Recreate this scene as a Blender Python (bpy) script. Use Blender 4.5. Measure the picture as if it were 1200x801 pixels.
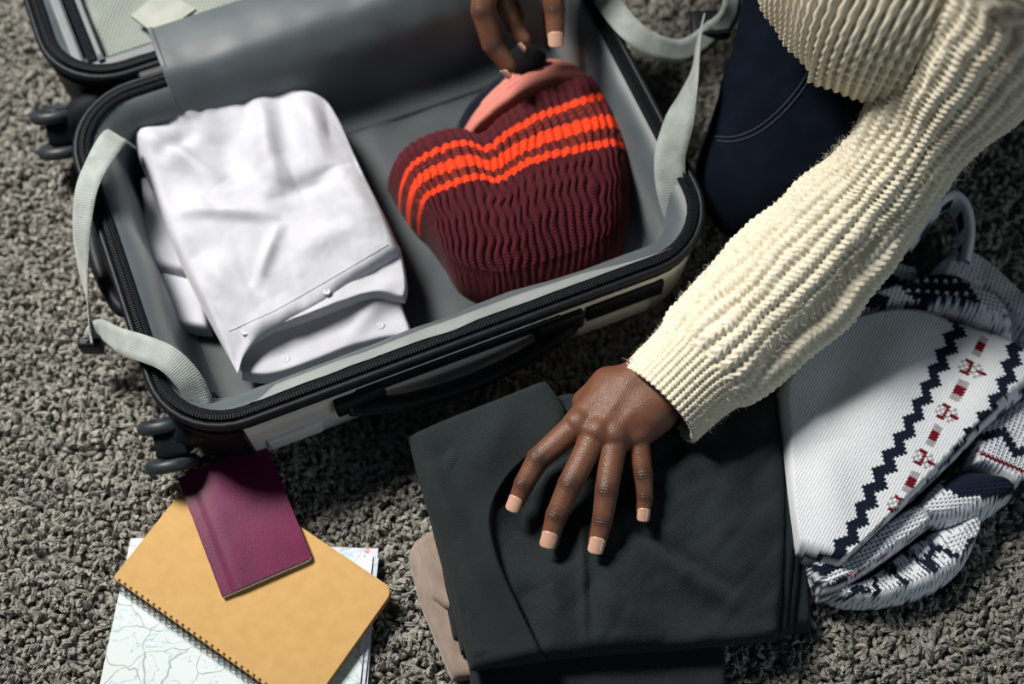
import bpy, bmesh, math, random
import numpy as np
from mathutils import Vector, Matrix

for _o in list(bpy.data.objects):
    bpy.data.objects.remove(_o, do_unlink=True)
SC = bpy.context.scene
COL = SC.collection
random.seed(7)
RNG = np.random.default_rng(11)

# ---------------------------------------------------------------- camera
FPX, PITCH, CAMH = 1670.0, 1.152, 1.308          # focal length in px of a 1200 px wide frame
cd = bpy.data.cameras.new('camera')
cam = bpy.data.objects.new('camera', cd); COL.objects.link(cam)
cam.location = (0, 0, CAMH)
cam.rotation_euler = (math.pi / 2 - PITCH, 0, 0)
cd.sensor_width = 36.0
cd.lens = FPX / 1200.0 * 36.0
cd.clip_start = 0.02
cd.dof.use_dof = True
cd.dof.focus_distance = 1.285
cd.dof.aperture_fstop = 2.3
SC.camera = cam

# ---------------------------------------------------------------- world, window light, exposure
wd = bpy.data.worlds.new('world'); SC.world = wd; wd.use_nodes = True
bg = wd.node_tree.nodes['Background']
bg.inputs[0].default_value = (0.34, 0.56, 0.72, 1)
bg.inputs[1].default_value = 0.055
def window_light(name, loc, target, size, size_y, power, color):
    ld = bpy.data.lights.new(name, 'AREA'); ld.shape = 'RECTANGLE'
    ld.size, ld.size_y, ld.energy, ld.color = size, size_y, power, color
    lo = bpy.data.objects.new(name, ld); COL.objects.link(lo)
    lo.location = loc
    lo.rotation_euler = (Vector(target) - Vector(loc)).to_track_quat('-Z', 'Y').to_euler()
    return lo
key = window_light('window_daylight', (-1.28, 1.50, 2.10), (-0.22, 0.62, 0.0), 0.55, 0.7, 12.5, (1.0, 0.955, 0.88))
key.data.spread = math.radians(52)       # beam narrowed artificially so the light falls off towards the right
window_light('second_window_daylight', (2.3, -1.3, 1.25), (0.1, 0.6, 0.0), 1.1, 1.3, 13, (0.86, 0.95, 1.0))
SC.view_settings.view_transform = 'Standard'
SC.view_settings.look = 'None'
SC.view_settings.gamma = 1.0
SC.view_settings.use_curve_mapping = False
SC.view_settings.exposure = 0.0

# ---------------------------------------------------------------- helpers
CP, SP = math.cos(PITCH), math.sin(PITCH)
def U(px, py, z):
    """photo pixel -> world point on the horizontal plane at height z"""
    dx = (px - 600) / FPX; dy = -(py - 400.5) / FPX
    d = np.array([dx, CP + dy * SP, -SP + dy * CP])
    t = (z - CAMH) / d[2]
    return np.array([0, 0, CAMH]) + t * d
def US(pts, z=None):
    return np.array([U(p[0], p[1], p[2] if len(p) > 2 else z) for p in pts])

def tag(o, label=None, cat=None, group=None, kind=None):
    if label: o['label'] = label
    if cat: o['category'] = cat
    if group: o['group'] = group
    if kind: o['kind'] = kind
    return o
def empty(name, loc, rz=0.0):
    o = bpy.data.objects.new(name, None); COL.objects.link(o)
    o.location = loc; o.rotation_euler = (0, 0, rz); o.empty_display_size = 0.05
    return o
def mk(name, V, F, mat, parent=None, smooth=True, uv=None, col=None, world=True, sharp=None):
    """V (n,3), F list/array of faces. World-space verts are moved into the parent's frame."""
    V = np.asarray(V, float)
    if parent is not None and world:
        bpy.context.view_layer.update()
        M = np.array(parent.matrix_world.inverted())
        V = V @ M[:3, :3].T + M[:3, 3]
    me = bpy.data.meshes.new(name)
    if isinstance(F, np.ndarray):
        F = F.astype(np.int32); nf, k = F.shape
        me.vertices.add(len(V)); me.vertices.foreach_set('co', V.astype(np.float32).ravel())
        me.loops.add(nf * k); me.loops.foreach_set('vertex_index', F.ravel())
        me.polygons.add(nf); me.polygons.foreach_set('loop_start', np.arange(0, nf * k, k, dtype=np.int32))
        me.update(calc_edges=True)
    else:
        me.from_pydata([tuple(v) for v in V], [], [tuple(int(i) for i in f) for f in F])
    if uv is not None:
        l = me.uv_layers.new(name='UVMap')
        li = np.empty(len(me.loops), np.int32); me.loops.foreach_get('vertex_index', li)
        l.data.foreach_set('uv', np.asarray(uv, np.float32)[li].ravel())
    if col is not None:
        a = me.color_attributes.new('Col', 'FLOAT_COLOR', 'POINT')
        c4 = np.ones((len(V), 4), np.float32); c4[:, :3] = col
        a.data.foreach_set('color', c4.ravel())
    me.validate()
    me.polygons.foreach_set('use_smooth', np.full(len(me.polygons), bool(smooth)))
    me.update()
    if sharp is not None: me.set_sharp_from_angle(angle=sharp)
    if mat is not None: me.materials.append(mat)
    o = bpy.data.objects.new(name, me); COL.objects.link(o)
    if parent is not None: o.parent = parent
    return o
def gridF(nu, nv, cu=False, cv=False, off=0):
    """faces of a grid with index i*nv+j; cu/cv close the direction"""
    i = np.arange(nu if cu else nu - 1); j = np.arange(nv if cv else nv - 1)
    I, J = np.meshgrid(i, j, indexing='ij')
    I2 = (I + 1) % nu; J2 = (J + 1) % nv
    return np.stack([I * nv + J, I2 * nv + J, I2 * nv + J2, I * nv + J2], -1).reshape(-1, 4) + off
def join(parts):
    Vs, Fs, o = [], [], 0
    for V, F in parts:
        Vs.append(np.asarray(V, float)); Fs += [tuple(int(i) + o for i in f) for f in F]; o += len(V)
    return np.concatenate(Vs), Fs
def box(c, s, R=None, bev=0.0):
    """bevelled box: centre c, size s, rotation matrix R (3x3); returns V,F"""
    bm = bmesh.new(); bmesh.ops.create_cube(bm, size=1.0)
    for v in bm.verts: v.co = Vector((v.co.x * s[0], v.co.y * s[1], v.co.z * s[2]))
    if bev: bmesh.ops.bevel(bm, geom=bm.edges[:], offset=bev, segments=2, affect='EDGES', profile=0.6)
    bm.verts.index_update()
    V = np.array([v.co[:] for v in bm.verts]); F = [tuple(v.index for v in f.verts) for f in bm.faces]; bm.free()
    if R is not None: V = V @ np.asarray(R).T
    return V + np.asarray(c), F
def catmull(P, n, closed=False):
    P = np.asarray(P, float); m = len(P)
    seg = m if closed else m - 1
    # arc-length resampled Catmull-Rom
    dense = []
    for k in range(seg):
        if closed: p0, p1, p2, p3 = P[(k - 1) % m], P[k], P[(k + 1) % m], P[(k + 2) % m]
        else: p0, p1, p2, p3 = P[max(k - 1, 0)], P[k], P[k + 1], P[min(k + 2, m - 1)]
        t = np.linspace(0, 1, 24, endpoint=False)[:, None]
        dense.append(.5 * ((2 * p1) + (-p0 + p2) * t + (2 * p0 - 5 * p1 + 4 * p2 - p3) * t ** 2 + (-p0 + 3 * p1 - 3 * p2 + p3) * t ** 3))
    dense.append((P[:1] if closed else P[-1:]))
    D = np.concatenate(dense); s = np.r_[0, np.cumsum(np.linalg.norm(np.diff(D, axis=0), axis=1))]
    q = np.linspace(0, s[-1], n, endpoint=not closed)
    return np.stack([np.interp(q, s, D[:, k]) for k in range(D.shape[1])], 1)
def interp_curve(P, q):
    """catmull curve evaluated at normalized arc positions q"""
    C = catmull(P, 400); s = np.linspace(0, 1, 400)
    return np.stack([np.interp(q, s, C[:, k]) for k in range(C.shape[1])], 1)
def tube(path, r, n=8, cap=True, up=None, flat=1.0):
    """tube along path (m,3) with radius r (scalar or m); flat scales the binormal"""
    P = np.asarray(path, float); m = len(P); r = np.broadcast_to(np.asarray(r, float), (m,))
    T = np.gradient(P, axis=0); T /= np.linalg.norm(T, axis=1)[:, None] + 1e-12
    N = np.zeros_like(P); ref = np.array(up if up is not None else (0.13, 0.21, 0.97), float)
    n0 = ref - T[0] * (ref @ T[0]); N[0] = n0 / (np.linalg.norm(n0) + 1e-12)
    for k in range(1, m):
        v = N[k - 1] - T[k] * (N[k - 1] @ T[k]); N[k] = v / (np.linalg.norm(v) + 1e-12)
    B = np.cross(T, N); a = np.linspace(0, 2 * math.pi, n, endpoint=False)
    V = P[:, None] + r[:, None, None] * (np.cos(a)[None, :, None] * N[:, None] + flat * np.sin(a)[None, :, None] * B[:, None])
    F = [tuple(f) for f in gridF(m, n, cv=True)]
    if cap: F += [tuple(range(n))[::-1], tuple(range((m - 1) * n, m * n))]
    return V.reshape(-1, 3), F
def ribbon(path, side, w, th=0.0016):
    """flat webbing: path (m,3), side direction per point (m,3), width w"""
    P = np.asarray(path, float); S = np.asarray(side, float)
    T = np.gradient(P, axis=0); T /= np.linalg.norm(T, axis=1)[:, None] + 1e-12
    S = S - T * (S * T).sum(1)[:, None]; S /= np.linalg.norm(S, axis=1)[:, None] + 1e-12
    N = np.cross(T, S); m = len(P); w = np.broadcast_to(np.asarray(w, float), (m,))
    across = np.array([-.5, -.25, 0, .25, .5])
    top = P[:, None] + S[:, None] * (across[None, :, None] * w[:, None, None]) + N[:, None] * th / 2
    bot = P[:, None] + S[:, None] * (across[::-1][None, :, None] * w[:, None, None]) - N[:, None] * th / 2
    V = np.concatenate([top, bot], 1); n = V.shape[1]
    F = [tuple(f) for f in gridF(m, n, cv=True)] + [tuple(range(n))[::-1], tuple(range((m - 1) * n, m * n))]
    s = np.r_[0, np.cumsum(np.linalg.norm(np.diff(P, axis=0), axis=1))]
    av = np.r_[across, across[::-1]]
    uv = np.stack([np.repeat(s, n), (av[None] * w[:, None]).ravel()], 1)
    return V.reshape(-1, 3), F, uv
def rrect(hx, hy, r, n=8):
    """rounded rectangle outline, counter-clockwise from the +x side"""
    pts = []
    for cx, cy, a0 in ((hx - r, hy - r, 0), (-hx + r, hy - r, 90), (-hx + r, -hy + r, 180), (hx - r, -hy + r, 270)):
        for k in range(n + 1):
            a = math.radians(a0 + 90 * k / n); pts.append((cx + r * math.cos(a), cy + r * math.sin(a)))
    P = np.array(pts)
    out = []                                   # subdivide straight runs
    m = len(P)
    for k in range(m):
        a, b = P[k], P[(k + 1) % m]; L = np.linalg.norm(b - a); s = 12 if L > .06 else 1
        for t in range(s): out.append(a + (b - a) * t / s)
    return np.array(out)
def loft(rings, cap0=False, cap1=False):
    n = len(rings[0]); V = np.concatenate(rings); m = len(rings)
    F = [tuple(f) for f in gridF(m, n, cv=True)]
    if cap0: F.append(tuple(range(n))[::-1])
    if cap1: F.append(tuple(range((m - 1) * n, m * n)))
    return V, F
def hash2(ix, iy, seed):
    h = (ix.astype(np.int64) * 374761393 + iy.astype(np.int64) * 668265263 + seed * 974634777) & 0x7fffffff
    h = ((h ^ (h >> 13)) * 1274126177) & 0x7fffffff
    return ((h ^ (h >> 16)) & 0xffff) / 65535.0
def vnoise(x, y, seed=0):
    ix, iy = np.floor(x), np.floor(y); fx, fy = x - ix, y - iy
    fx = fx * fx * fx * (fx * (fx * 6 - 15) + 10); fy = fy * fy * fy * (fy * (fy * 6 - 15) + 10)
    a, b = hash2(ix, iy, seed), hash2(ix + 1, iy, seed); c, d = hash2(ix, iy + 1, seed), hash2(ix + 1, iy + 1, seed)
    return (a * (1 - fx) + b * fx) * (1 - fy) + (c * (1 - fx) + d * fx) * fy
def fbm(x, y, seed=0, oct=3):
    s, a = 0, 1.0
    for k in range(oct): s = s + a * (vnoise(x * 2 ** k, y * 2 ** k, seed + k) - .5); a *= .5
    return s
def smooth01(t): t = np.clip(t, 0, 1); return t * t * (3 - 2 * t)
def ridges(X, Y, items):
    """soft creases: (p0, p1, width_m, amp_m[, sharp]) world xy segments"""
    z = np.zeros_like(X)
    for it in items:
        p0, p1, w, amp = it[:4]; p0 = np.asarray(p0)[:2]; p1 = np.asarray(p1)[:2]
        d = p1 - p0; L2 = d @ d; t = np.clip(((X - p0[0]) * d[0] + (Y - p0[1]) * d[1]) / L2, 0, 1)
        dist = np.hypot(X - p0[0] - t * d[0], Y - p0[1] - t * d[1])
        env = np.clip(np.sin(t * math.pi), 0, 1) ** .8
        z = z + amp * env * np.exp(-(dist / w) ** 2)
    return z
def coons(b, r, t, l, u, v):
    """b: (0,0)->(1,0), r: (1,0)->(1,1), t: (0,1)->(1,1), l: (0,0)->(0,1); arrays of control points. returns (nu,nv,3)"""
    B, T = interp_curve(b, u)[:, None], interp_curve(t, u)[:, None]
    L, R = interp_curve(l, v)[None], interp_curve(r, v)[None]
    u_, v_ = u[:, None, None], v[None, :, None]
    c00, c10, c01, c11 = B[0, 0], B[-1, 0], T[0, 0], T[-1, 0]
    return (1 - v_) * B + v_ * T + (1 - u_) * L + u_ * R - ((1 - u_) * (1 - v_) * c00 + u_ * (1 - v_) * c10 + (1 - u_) * v_ * c01 + u_ * v_ * c11)
def edge_samples(n, Lm, r):
    """0..1 samples, uniform in the middle with extra rows inside the rounded edge r"""
    r = min(r, .02, Lm * .3)
    e = r * (1 - np.cos(np.linspace(0, math.pi / 2, 6)))[:-1] / Lm
    mid = np.linspace(r / Lm, 1 - r / Lm, n)
    return np.r_[e, mid, (1 - e)[::-1]]
CUR = {}
def slab(name, b, r, t, l, zb, T, rad, mat, parent=None, step=.004, wrinkle=None, colfn=None, disp=None, hang=None, power=.5):
    """soft folded-cloth slab: Coons outline, quarter-round edges, wrinkled top, flat underside at zb.
    wrinkle(X,Y,u,v)->dz ; disp(um,vm)->normal-ish dz detail ; colfn(X,Y,um,vm)->rgb"""
    Lu = max(np.linalg.norm(np.diff(catmull(b, 60), axis=0), axis=1).sum(), np.linalg.norm(np.diff(catmull(t, 60), axis=0), axis=1).sum())
    Lv = max(np.linalg.norm(np.diff(catmull(l, 60), axis=0), axis=1).sum(), np.linalg.norm(np.diff(catmull(r, 60), axis=0), axis=1).sum())
    rl, rr_, rb, rt = rad if isinstance(rad, tuple) else (rad,) * 4      # left, right, bottom, top
    u = edge_samples(max(int(Lu / step), 8), Lu, max(rl, rr_)); v = edge_samples(max(int(Lv / step), 8), Lv, max(rb, rt))
    G = coons(b, r, t, l, u, v); nu, nv = len(u), len(v)
    um, vm = np.meshgrid(u * Lu, v * Lv, indexing='ij'); uu, vv = np.meshgrid(u, v, indexing='ij')
    d = np.minimum(np.minimum(um, Lu - um), np.minimum(vm, Lv - vm))
    # round the patch corners of the profile with a smooth minimum
    du = np.minimum(um / rl, (Lu - um) / rr_); dv = np.minimum(vm / rb, (Lv - vm) / rt)
    q = np.clip(du, 0, 1) * np.clip(dv, 0, 1)
    prof = (1 - (1 - np.clip(np.minimum(np.clip(du, 0, 1), np.clip(dv, 0, 1)) * .5 + q * .5, 0, 1)) ** 2) ** power
    zbase = G[..., 2] * 0 + (zb if not callable(zb) else zb(G[..., 0], G[..., 1], uu, vv))
    inner = smooth01(np.minimum(np.minimum(um / min(rl, .012), (Lu - um) / min(rr_, .012)), np.minimum(vm / min(rb, .012), (Lv - vm) / min(rt, .012))))
    top = G.copy(); top[..., 2] = zbase + (T if not callable(T) else T(G[..., 0], G[..., 1], uu, vv)) * prof
    if wrinkle is not None: top[..., 2] += wrinkle(G[..., 0], G[..., 1], uu, vv) * inner
    if disp is not None: top[..., 2] += disp(um, vm) * inner
    bot = G.copy(); bot[..., 2] = np.minimum(zbase, top[..., 2] - .0004)
    if hang is not None: top, bot = hang(top, bot, uu, vv)
    V = np.concatenate([top.reshape(-1, 3), bot.reshape(-1, 3)]); n = nu * nv
    F = np.concatenate([gridF(nu, nv), gridF(nu, nv)[:, ::-1] + n])
    ring = np.concatenate([np.arange(nu) * nv, (nu - 1) * nv + np.arange(1, nv), (np.arange(nu - 2, -1, -1)) * nv + nv - 1, np.arange(nv - 2, 0, -1)])
    r2 = np.roll(ring, -1)
    F = np.concatenate([F, np.stack([r2, ring, ring + n, r2 + n], 1)])
    uv = np.tile(np.stack([um.ravel(), vm.ravel()], 1), (2, 1))
    col = None
    CUR['z'] = top[..., 2]
    if colfn is not None: col = np.tile(colfn(G[..., 0], G[..., 1], um, vm).reshape(-1, 3), (2, 1))
    # keep normals outward whatever the winding of the outline
    a = G[1, 0] - G[0, 0]; c = G[0, 1] - G[0, 0]
    if a[0] * c[1] - a[1] * c[0] < 0: F = F[:, ::-1]
    return mk(name, V, F, mat, parent, True, uv, col)
from mathutils.bvhtree import BVHTree
_bvh = {}
def hit(o, px, py, lift=0.0):
    """world point of object o seen under a photo pixel"""
    if o.name not in _bvh:
        bpy.context.view_layer.update(); M = o.matrix_world
        _bvh[o.name] = BVHTree.FromPolygons([M @ v.co for v in o.data.vertices], [tuple(p.vertices) for p in o.data.polygons])
    d = Vector(U(px, py, 0)) - Vector((0, 0, CAMH)); d.normalize()
    p, n, i, t = _bvh[o.name].ray_cast(Vector((0, 0, CAMH)), d)
    if p is None: return None
    return np.array(p - d * lift)
def line(*p): return np.array([np.asarray(q, float) for q in p])

# ---------------------------------------------------------------- materials
def nt(name):
    m = bpy.data.materials.new(name); m.use_nodes = True
    return m, m.node_tree, m.node_tree.nodes['Principled BSDF']
def N(t, typ, **kw):
    n = t.nodes.new(typ)
    for k, v in kw.items():
        if k in n.inputs: n.inputs[k].default_value = v
        else: setattr(n, k, v)
    return n
def noise_col(t, bsdf, c1, c2, scale, coord='Object', detail=4, lo=.35, hi=.65):
    tc = N(t, 'ShaderNodeTexCoord'); no = N(t, 'ShaderNodeTexNoise'); no.inputs['Scale'].default_value = scale; no.inputs['Detail'].default_value = detail
    t.links.new(tc.outputs[coord], no.inputs['Vector'])
    rp = N(t, 'ShaderNodeValToRGB'); rp.color_ramp.elements[0].position = lo; rp.color_ramp.elements[1].position = hi
    rp.color_ramp.elements[0].color = (*c1, 1); rp.color_ramp.elements[1].color = (*c2, 1)
    t.links.new(no.outputs['Fac'], rp.inputs['Fac']); t.links.new(rp.outputs['Color'], bsdf.inputs['Base Color'])
    return tc, no, rp
def plain(name, c, rough=.5, metal=0, c2=None, scale=60, bump=0, bscale=300, spec=.5, coat=0):
    m, t, b = nt(name)
    b.inputs['Roughness'].default_value = rough; b.inputs['Metallic'].default_value = metal
    b.inputs['Specular IOR Level'].default_value = spec; b.inputs['Coat Weight'].default_value = coat
    noise_col(t, b, c, c2 or tuple(x * 1.12 for x in c), scale)
    if bump:
        tc = N(t, 'ShaderNodeTexCoord'); no = N(t, 'ShaderNodeTexNoise', Scale=bscale, Detail=3.0)
        t.links.new(tc.outputs['Object'], no.inputs['Vector'])
        bp = N(t, 'ShaderNodeBump', Strength=bump, Distance=.001)
        t.links.new(no.outputs['Fac'], bp.inputs['Height']); t.links.new(bp.outputs['Normal'], b.inputs['Normal'])
    return m
def weave(name, c1, c2, su, sv, rough=.8, bump=.3, sheen=.2, dist=.0006, cscale=40, angle=0.0, contrast=.35, spec=.3, nvar=1.0):
    """woven cloth on metric UVs: su, sv = thread period in metres; twill when angle != 0"""
    m, t, b = nt(name)
    tc = N(t, 'ShaderNodeTexCoord')
    mp = N(t, 'ShaderNodeMapping'); mp.inputs['Rotation'].default_value = (0, 0, angle)
    t.links.new(tc.outputs['UV'], mp.inputs['Vector'])
    waves = []
    for direction, per in (('X', su), ('Y', sv)):
        w = N(t, 'ShaderNodeTexWave'); w.bands_direction = direction; w.inputs['Scale'].default_value = 2 * math.pi / per / 20.0
        w.inputs['Distortion'].default_value = .6; w.inputs['Detail'].default_value = 1.0; w.inputs['Detail Scale'].default_value = 2.0
        t.links.new(mp.outputs['Vector'], w.inputs['Vector']); waves.append(w)
    mx = N(t, 'ShaderNodeMath', operation='MULTIPLY'); t.links.new(waves[0].outputs['Fac'], mx.inputs[0]); t.links.new(waves[1].outputs['Fac'], mx.inputs[1])
    no = N(t, 'ShaderNodeTexNoise', Scale=float(cscale), Detail=5.0); t.links.new(tc.outputs['UV'], no.inputs['Vector'])
    ad = N(t, 'ShaderNodeMath', operation='MULTIPLY_ADD'); t.links.new(mx.outputs[0], ad.inputs[0]); ad.inputs[1].default_value = contrast
    nv = N(t, 'ShaderNodeMapRange'); nv.inputs['To Min'].default_value = .5 - .5 * nvar; nv.inputs['To Max'].default_value = .5 + .5 * nvar; t.links.new(no.outputs['Fac'], nv.inputs['Value'])
    t.links.new(nv.outputs[0], ad.inputs[2])
    rp = N(t, 'ShaderNodeValToRGB'); rp.color_ramp.elements[0].position = .35; rp.color_ramp.elements[1].position = .8
    rp.color_ramp.elements[0].color = (*c1, 1); rp.color_ramp.elements[1].color = (*c2, 1)
    t.links.new(ad.outputs[0], rp.inputs['Fac']); t.links.new(rp.outputs['Color'], b.inputs['Base Color'])
    bp = N(t, 'ShaderNodeBump', Strength=bump, Distance=dist); t.links.new(mx.outputs[0], bp.inputs['Height']); t.links.new(bp.outputs['Normal'], b.inputs['Normal'])
    b.inputs['Roughness'].default_value = rough; b.inputs['Sheen Weight'].default_value = sheen; b.inputs['Specular IOR Level'].default_value = spec
    return m
def attr_mat(name, rough=.9, sheen=.03, bump=.4, bscale=900, var=.15):
    """colour from the mesh's own stitch colours, plus fibre noise"""
    m, t, b = nt(name)
    at = N(t, 'ShaderNodeAttribute', attribute_name='Col')
    tc = N(t, 'ShaderNodeTexCoord'); no = N(t, 'ShaderNodeTexNoise', Scale=float(bscale), Detail=2.0)
    t.links.new(tc.outputs['Object'], no.inputs['Vector'])
    mr = N(t, 'ShaderNodeMapRange'); mr.inputs['To Min'].default_value = 1 - var; mr.inputs['To Max'].default_value = 1 + var
    t.links.new(no.outputs['Fac'], mr.inputs['Value'])
    mm = N(t, 'ShaderNodeVectorMath', operation='SCALE'); t.links.new(at.outputs['Color'], mm.inputs[0]); t.links.new(mr.outputs[0], mm.inputs['Scale'])
    t.links.new(mm.outputs[0], b.inputs['Base Color'])
    bp = N(t, 'ShaderNodeBump', Strength=bump, Distance=.0006); t.links.new(no.outputs['Fac'], bp.inputs['Height']); t.links.new(bp.outputs['Normal'], b.inputs['Normal'])
    b.inputs['Roughness'].default_value = rough; b.inputs['Sheen Weight'].default_value = sheen; b.inputs['Specular IOR Level'].default_value = .1
    return m
# ================================================================ floor and carpet
M_carpet = plain('carpet_yarn', (.15, .146, .130), .95, c2=(.43, .42, .385), scale=90, spec=.1)
M_backing = plain('carpet_backing', (.07, .068, .06), .95, c2=(.15, .145, .13), scale=160, bump=.5, bscale=400, spec=.1)
V, F = box((0, .75, -.03), (4.0, 3.6, .03))
tag(mk('floor', V, F, M_backing, smooth=False), 'grey carpeted floor under the suitcase', 'floor', kind='structure')

def tuft_mesh(seed):
    rg = np.random.default_rng(seed); parts = []
    lean = rg.uniform(0, 2 * math.pi); curl = rg.uniform(.5, 1.0)
    for s in range(6):
        a0 = 2 * math.pi * s / 6; k = np.linspace(0, 1, 6)
        h = .0165 * rg.uniform(.85, 1.1)
        rad = .0019 * (1 - .25 * k) * (.6 if s == 0 else 1)
        tw = a0 + 3.0 * k
        bend = .011 * curl * k ** 2
        P = np.stack([rad * np.cos(tw) + bend * math.cos(lean), rad * np.sin(tw) + bend * math.sin(lean), h * (k - .35 * curl * k ** 2.5)], 1)
        P += rg.normal(0, .0006, P.shape) * k[:, None]
        parts.append(tube(P, .00135 * np.array([1, 1.1, 1.1, 1, .85, .4]), 4, cap=False))
    return join(parts)
src = []
for s in range(7):
    V, F = tuft_mesh(s)
    me = bpy.data.meshes.new('yarn_tuft'); me.from_pydata([tuple(v) for v in V], [], F)
    me.polygons.foreach_set('use_smooth', np.ones(len(me.polygons), bool)); me.materials.append(M_carpet)
    src.append(bpy.data.objects.new('yarn_tuft', me))
sp = .0047
gx, gy = np.meshgrid(np.arange(-1.15, 1.15, sp), np.arange(-.1, 1.75, sp), indexing='ij')
gx = gx + RNG.uniform(-.45, .45, gx.shape) * sp; gy = gy + RNG.uniform(-.45, .45, gy.shape) * sp
ox, oy = np.meshgrid(np.arange(-1.95, 1.95, .0078), np.arange(-1.0, 2.5, .0078), indexing='ij')
om = (np.abs(ox) > 1.15) | (oy < -.1) | (oy > 1.75)
gx = np.r_[gx.ravel(), ox[om] + RNG.uniform(-.003, .003, om.sum())]; gy = np.r_[gy.ravel(), oy[om] + RNG.uniform(-.003, .003, om.sum())]
# clumps: the pile falls in little tussocks
hgt = -.015 + .008 * fbm(gx / .02, gy / .02, 3, 2)
pts = np.stack([gx.ravel(), gy.ravel(), hgt.ravel()], 1)
def carpet_instances(o, sources):
    g = bpy.data.node_groups.new('pile_nodes', 'GeometryNodeTree')
    g.interface.new_socket(name='Geometry', in_out='INPUT', socket_type='NodeSocketGeometry')
    g.interface.new_socket(name='Geometry', in_out='OUTPUT', socket_type='NodeSocketGeometry')
    gi, go = g.nodes.new('NodeGroupInput'), g.nodes.new('NodeGroupOutput')
    g2i = g.nodes.new('GeometryNodeGeometryToInstance')
    for s in sources:
        oi = g.nodes.new('GeometryNodeObjectInfo'); oi.inputs['Object'].default_value = s
        g.links.new(oi.outputs['Geometry'], g2i.inputs[0])
    ip = g.nodes.new('GeometryNodeInstanceOnPoints'); ip.inputs['Pick Instance'].default_value = True
    ri = g.nodes.new('FunctionNodeRandomValue'); ri.data_type = 'INT'; ri.inputs[4].default_value = 0; ri.inputs[5].default_value = len(sources) - 1
    rr = g.nodes.new('FunctionNodeRandomValue'); rr.data_type = 'FLOAT_VECTOR'
    rr.inputs[0].default_value = (-.45, -.45, 0); rr.inputs[1].default_value = (.45, .45, 6.283); rr.inputs['Seed'].default_value = 5
    rs = g.nodes.new('FunctionNodeRandomValue'); rs.data_type = 'FLOAT'; rs.inputs[2].default_value = .66; rs.inputs[3].default_value = 1.02; rs.inputs['Seed'].default_value = 9
    e2r = g.nodes.new('FunctionNodeEulerToRotation')
    g.links.new(gi.outputs[0], ip.inputs['Points']); g.links.new(g2i.outputs[0], ip.inputs['Instance'])
    g.links.new(ri.outputs[2], ip.inputs['Instance Index'])
    g.links.new(rr.outputs[0], e2r.inputs[0]); g.links.new(e2r.outputs[0], ip.inputs['Rotation'])
    g.links.new(rs.outputs[1], ip.inputs['Scale']); g.links.new(ip.outputs[0], go.inputs[0])
    md = o.modifiers.new('pile', 'NODES'); md.node_group = g
me = bpy.data.meshes.new('carpet_pile'); me.from_pydata([tuple(p) for p in pts], [], [])
me.materials.append(M_carpet)
carpet = bpy.data.objects.new('carpet_pile', me); COL.objects.link(carpet)
tag(carpet, 'shaggy grey twisted-yarn carpet pile covering the floor', 'carpet', kind='stuff')
carpet_instances(carpet, src)
# ================================================================ suitcase (open clamshell, lying flat)
M_shell = plain('silver_shell', (.56, .585, .585), .4, c2=(.62, .645, .64), scale=30, bump=.15, bscale=900)
M_black = plain('black_plastic', (.004, .005, .008), .5, c2=(.007, .009, .013), scale=80, bump=.12, bscale=700, spec=.2)
M_rubber = plain('wheel_rubber', (.011, .016, .021), .5, c2=(.018, .024, .031), scale=60)
M_zip = plain('zip_tape', (.004, .005, .007), .9, c2=(.007, .009, .012), scale=300, bump=.3, bscale=900, spec=.12)
M_tooth = plain('zip_teeth', (.004, .005, .007), .6, c2=(.008, .010, .013), scale=200, spec=.12)
M_lining = weave('grey_lining', (.043, .057, .068), (.070, .088, .101), .0011, .0011, rough=.48, bump=.12, sheen=.3, contrast=.15, cscale=18, spec=.5)
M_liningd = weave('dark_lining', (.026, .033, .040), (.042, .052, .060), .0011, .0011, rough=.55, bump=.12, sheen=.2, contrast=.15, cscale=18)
M_net = weave('net_panel', (.10, .125, .115), (.27, .30, .275), .0036, .0036, rough=.6, bump=.8, sheen=.2, dist=.0012, contrast=.8, cscale=14, angle=.6)
M_web = weave('grey_webbing', (.21, .245, .24), (.35, .385, .375), .0022, .0016, rough=.7, bump=.7, sheen=.3, dist=.0007, contrast=.4, cscale=60)
M_welt = weave('pale_lining', (.17, .185, .19), (.24, .255, .26), .0011, .0011, rough=.6, bump=.12, sheen=.2, contrast=.15, cscale=18)
M_patch = plain('pale_patch', (.24, .26, .235), .7, c2=(.30, .315, .285), scale=60)

SCX, SCY, SANG = -.122, .709, .386
HX, HY, RIMZ = .2715, .192, .118
se = np.array([math.cos(SANG), math.sin(SANG), 0]); sn = np.array([-se[1], se[0], 0])
SO = np.array([SCX, SCY, 0])
def S2W(x, y, z): return SO + se * x + sn * y + np.array([0, 0, 1.0]) * z
def SL(P):   # local (n,3) -> world
    P = np.asarray(P, float); return SO + P[:, :1] * se + P[:, 1:2] * sn + P[:, 2:3] * np.array([0, 0, 1.0])
def W2S(p): d = np.asarray(p) - SO; return np.array([d @ se, d @ sn, d[2]])
suit = empty('suitcase', tuple(SO), SANG)
tag(suit, 'open silver hard-shell suitcase with black zip rim and grey lining on the carpet', 'suitcase')

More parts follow.
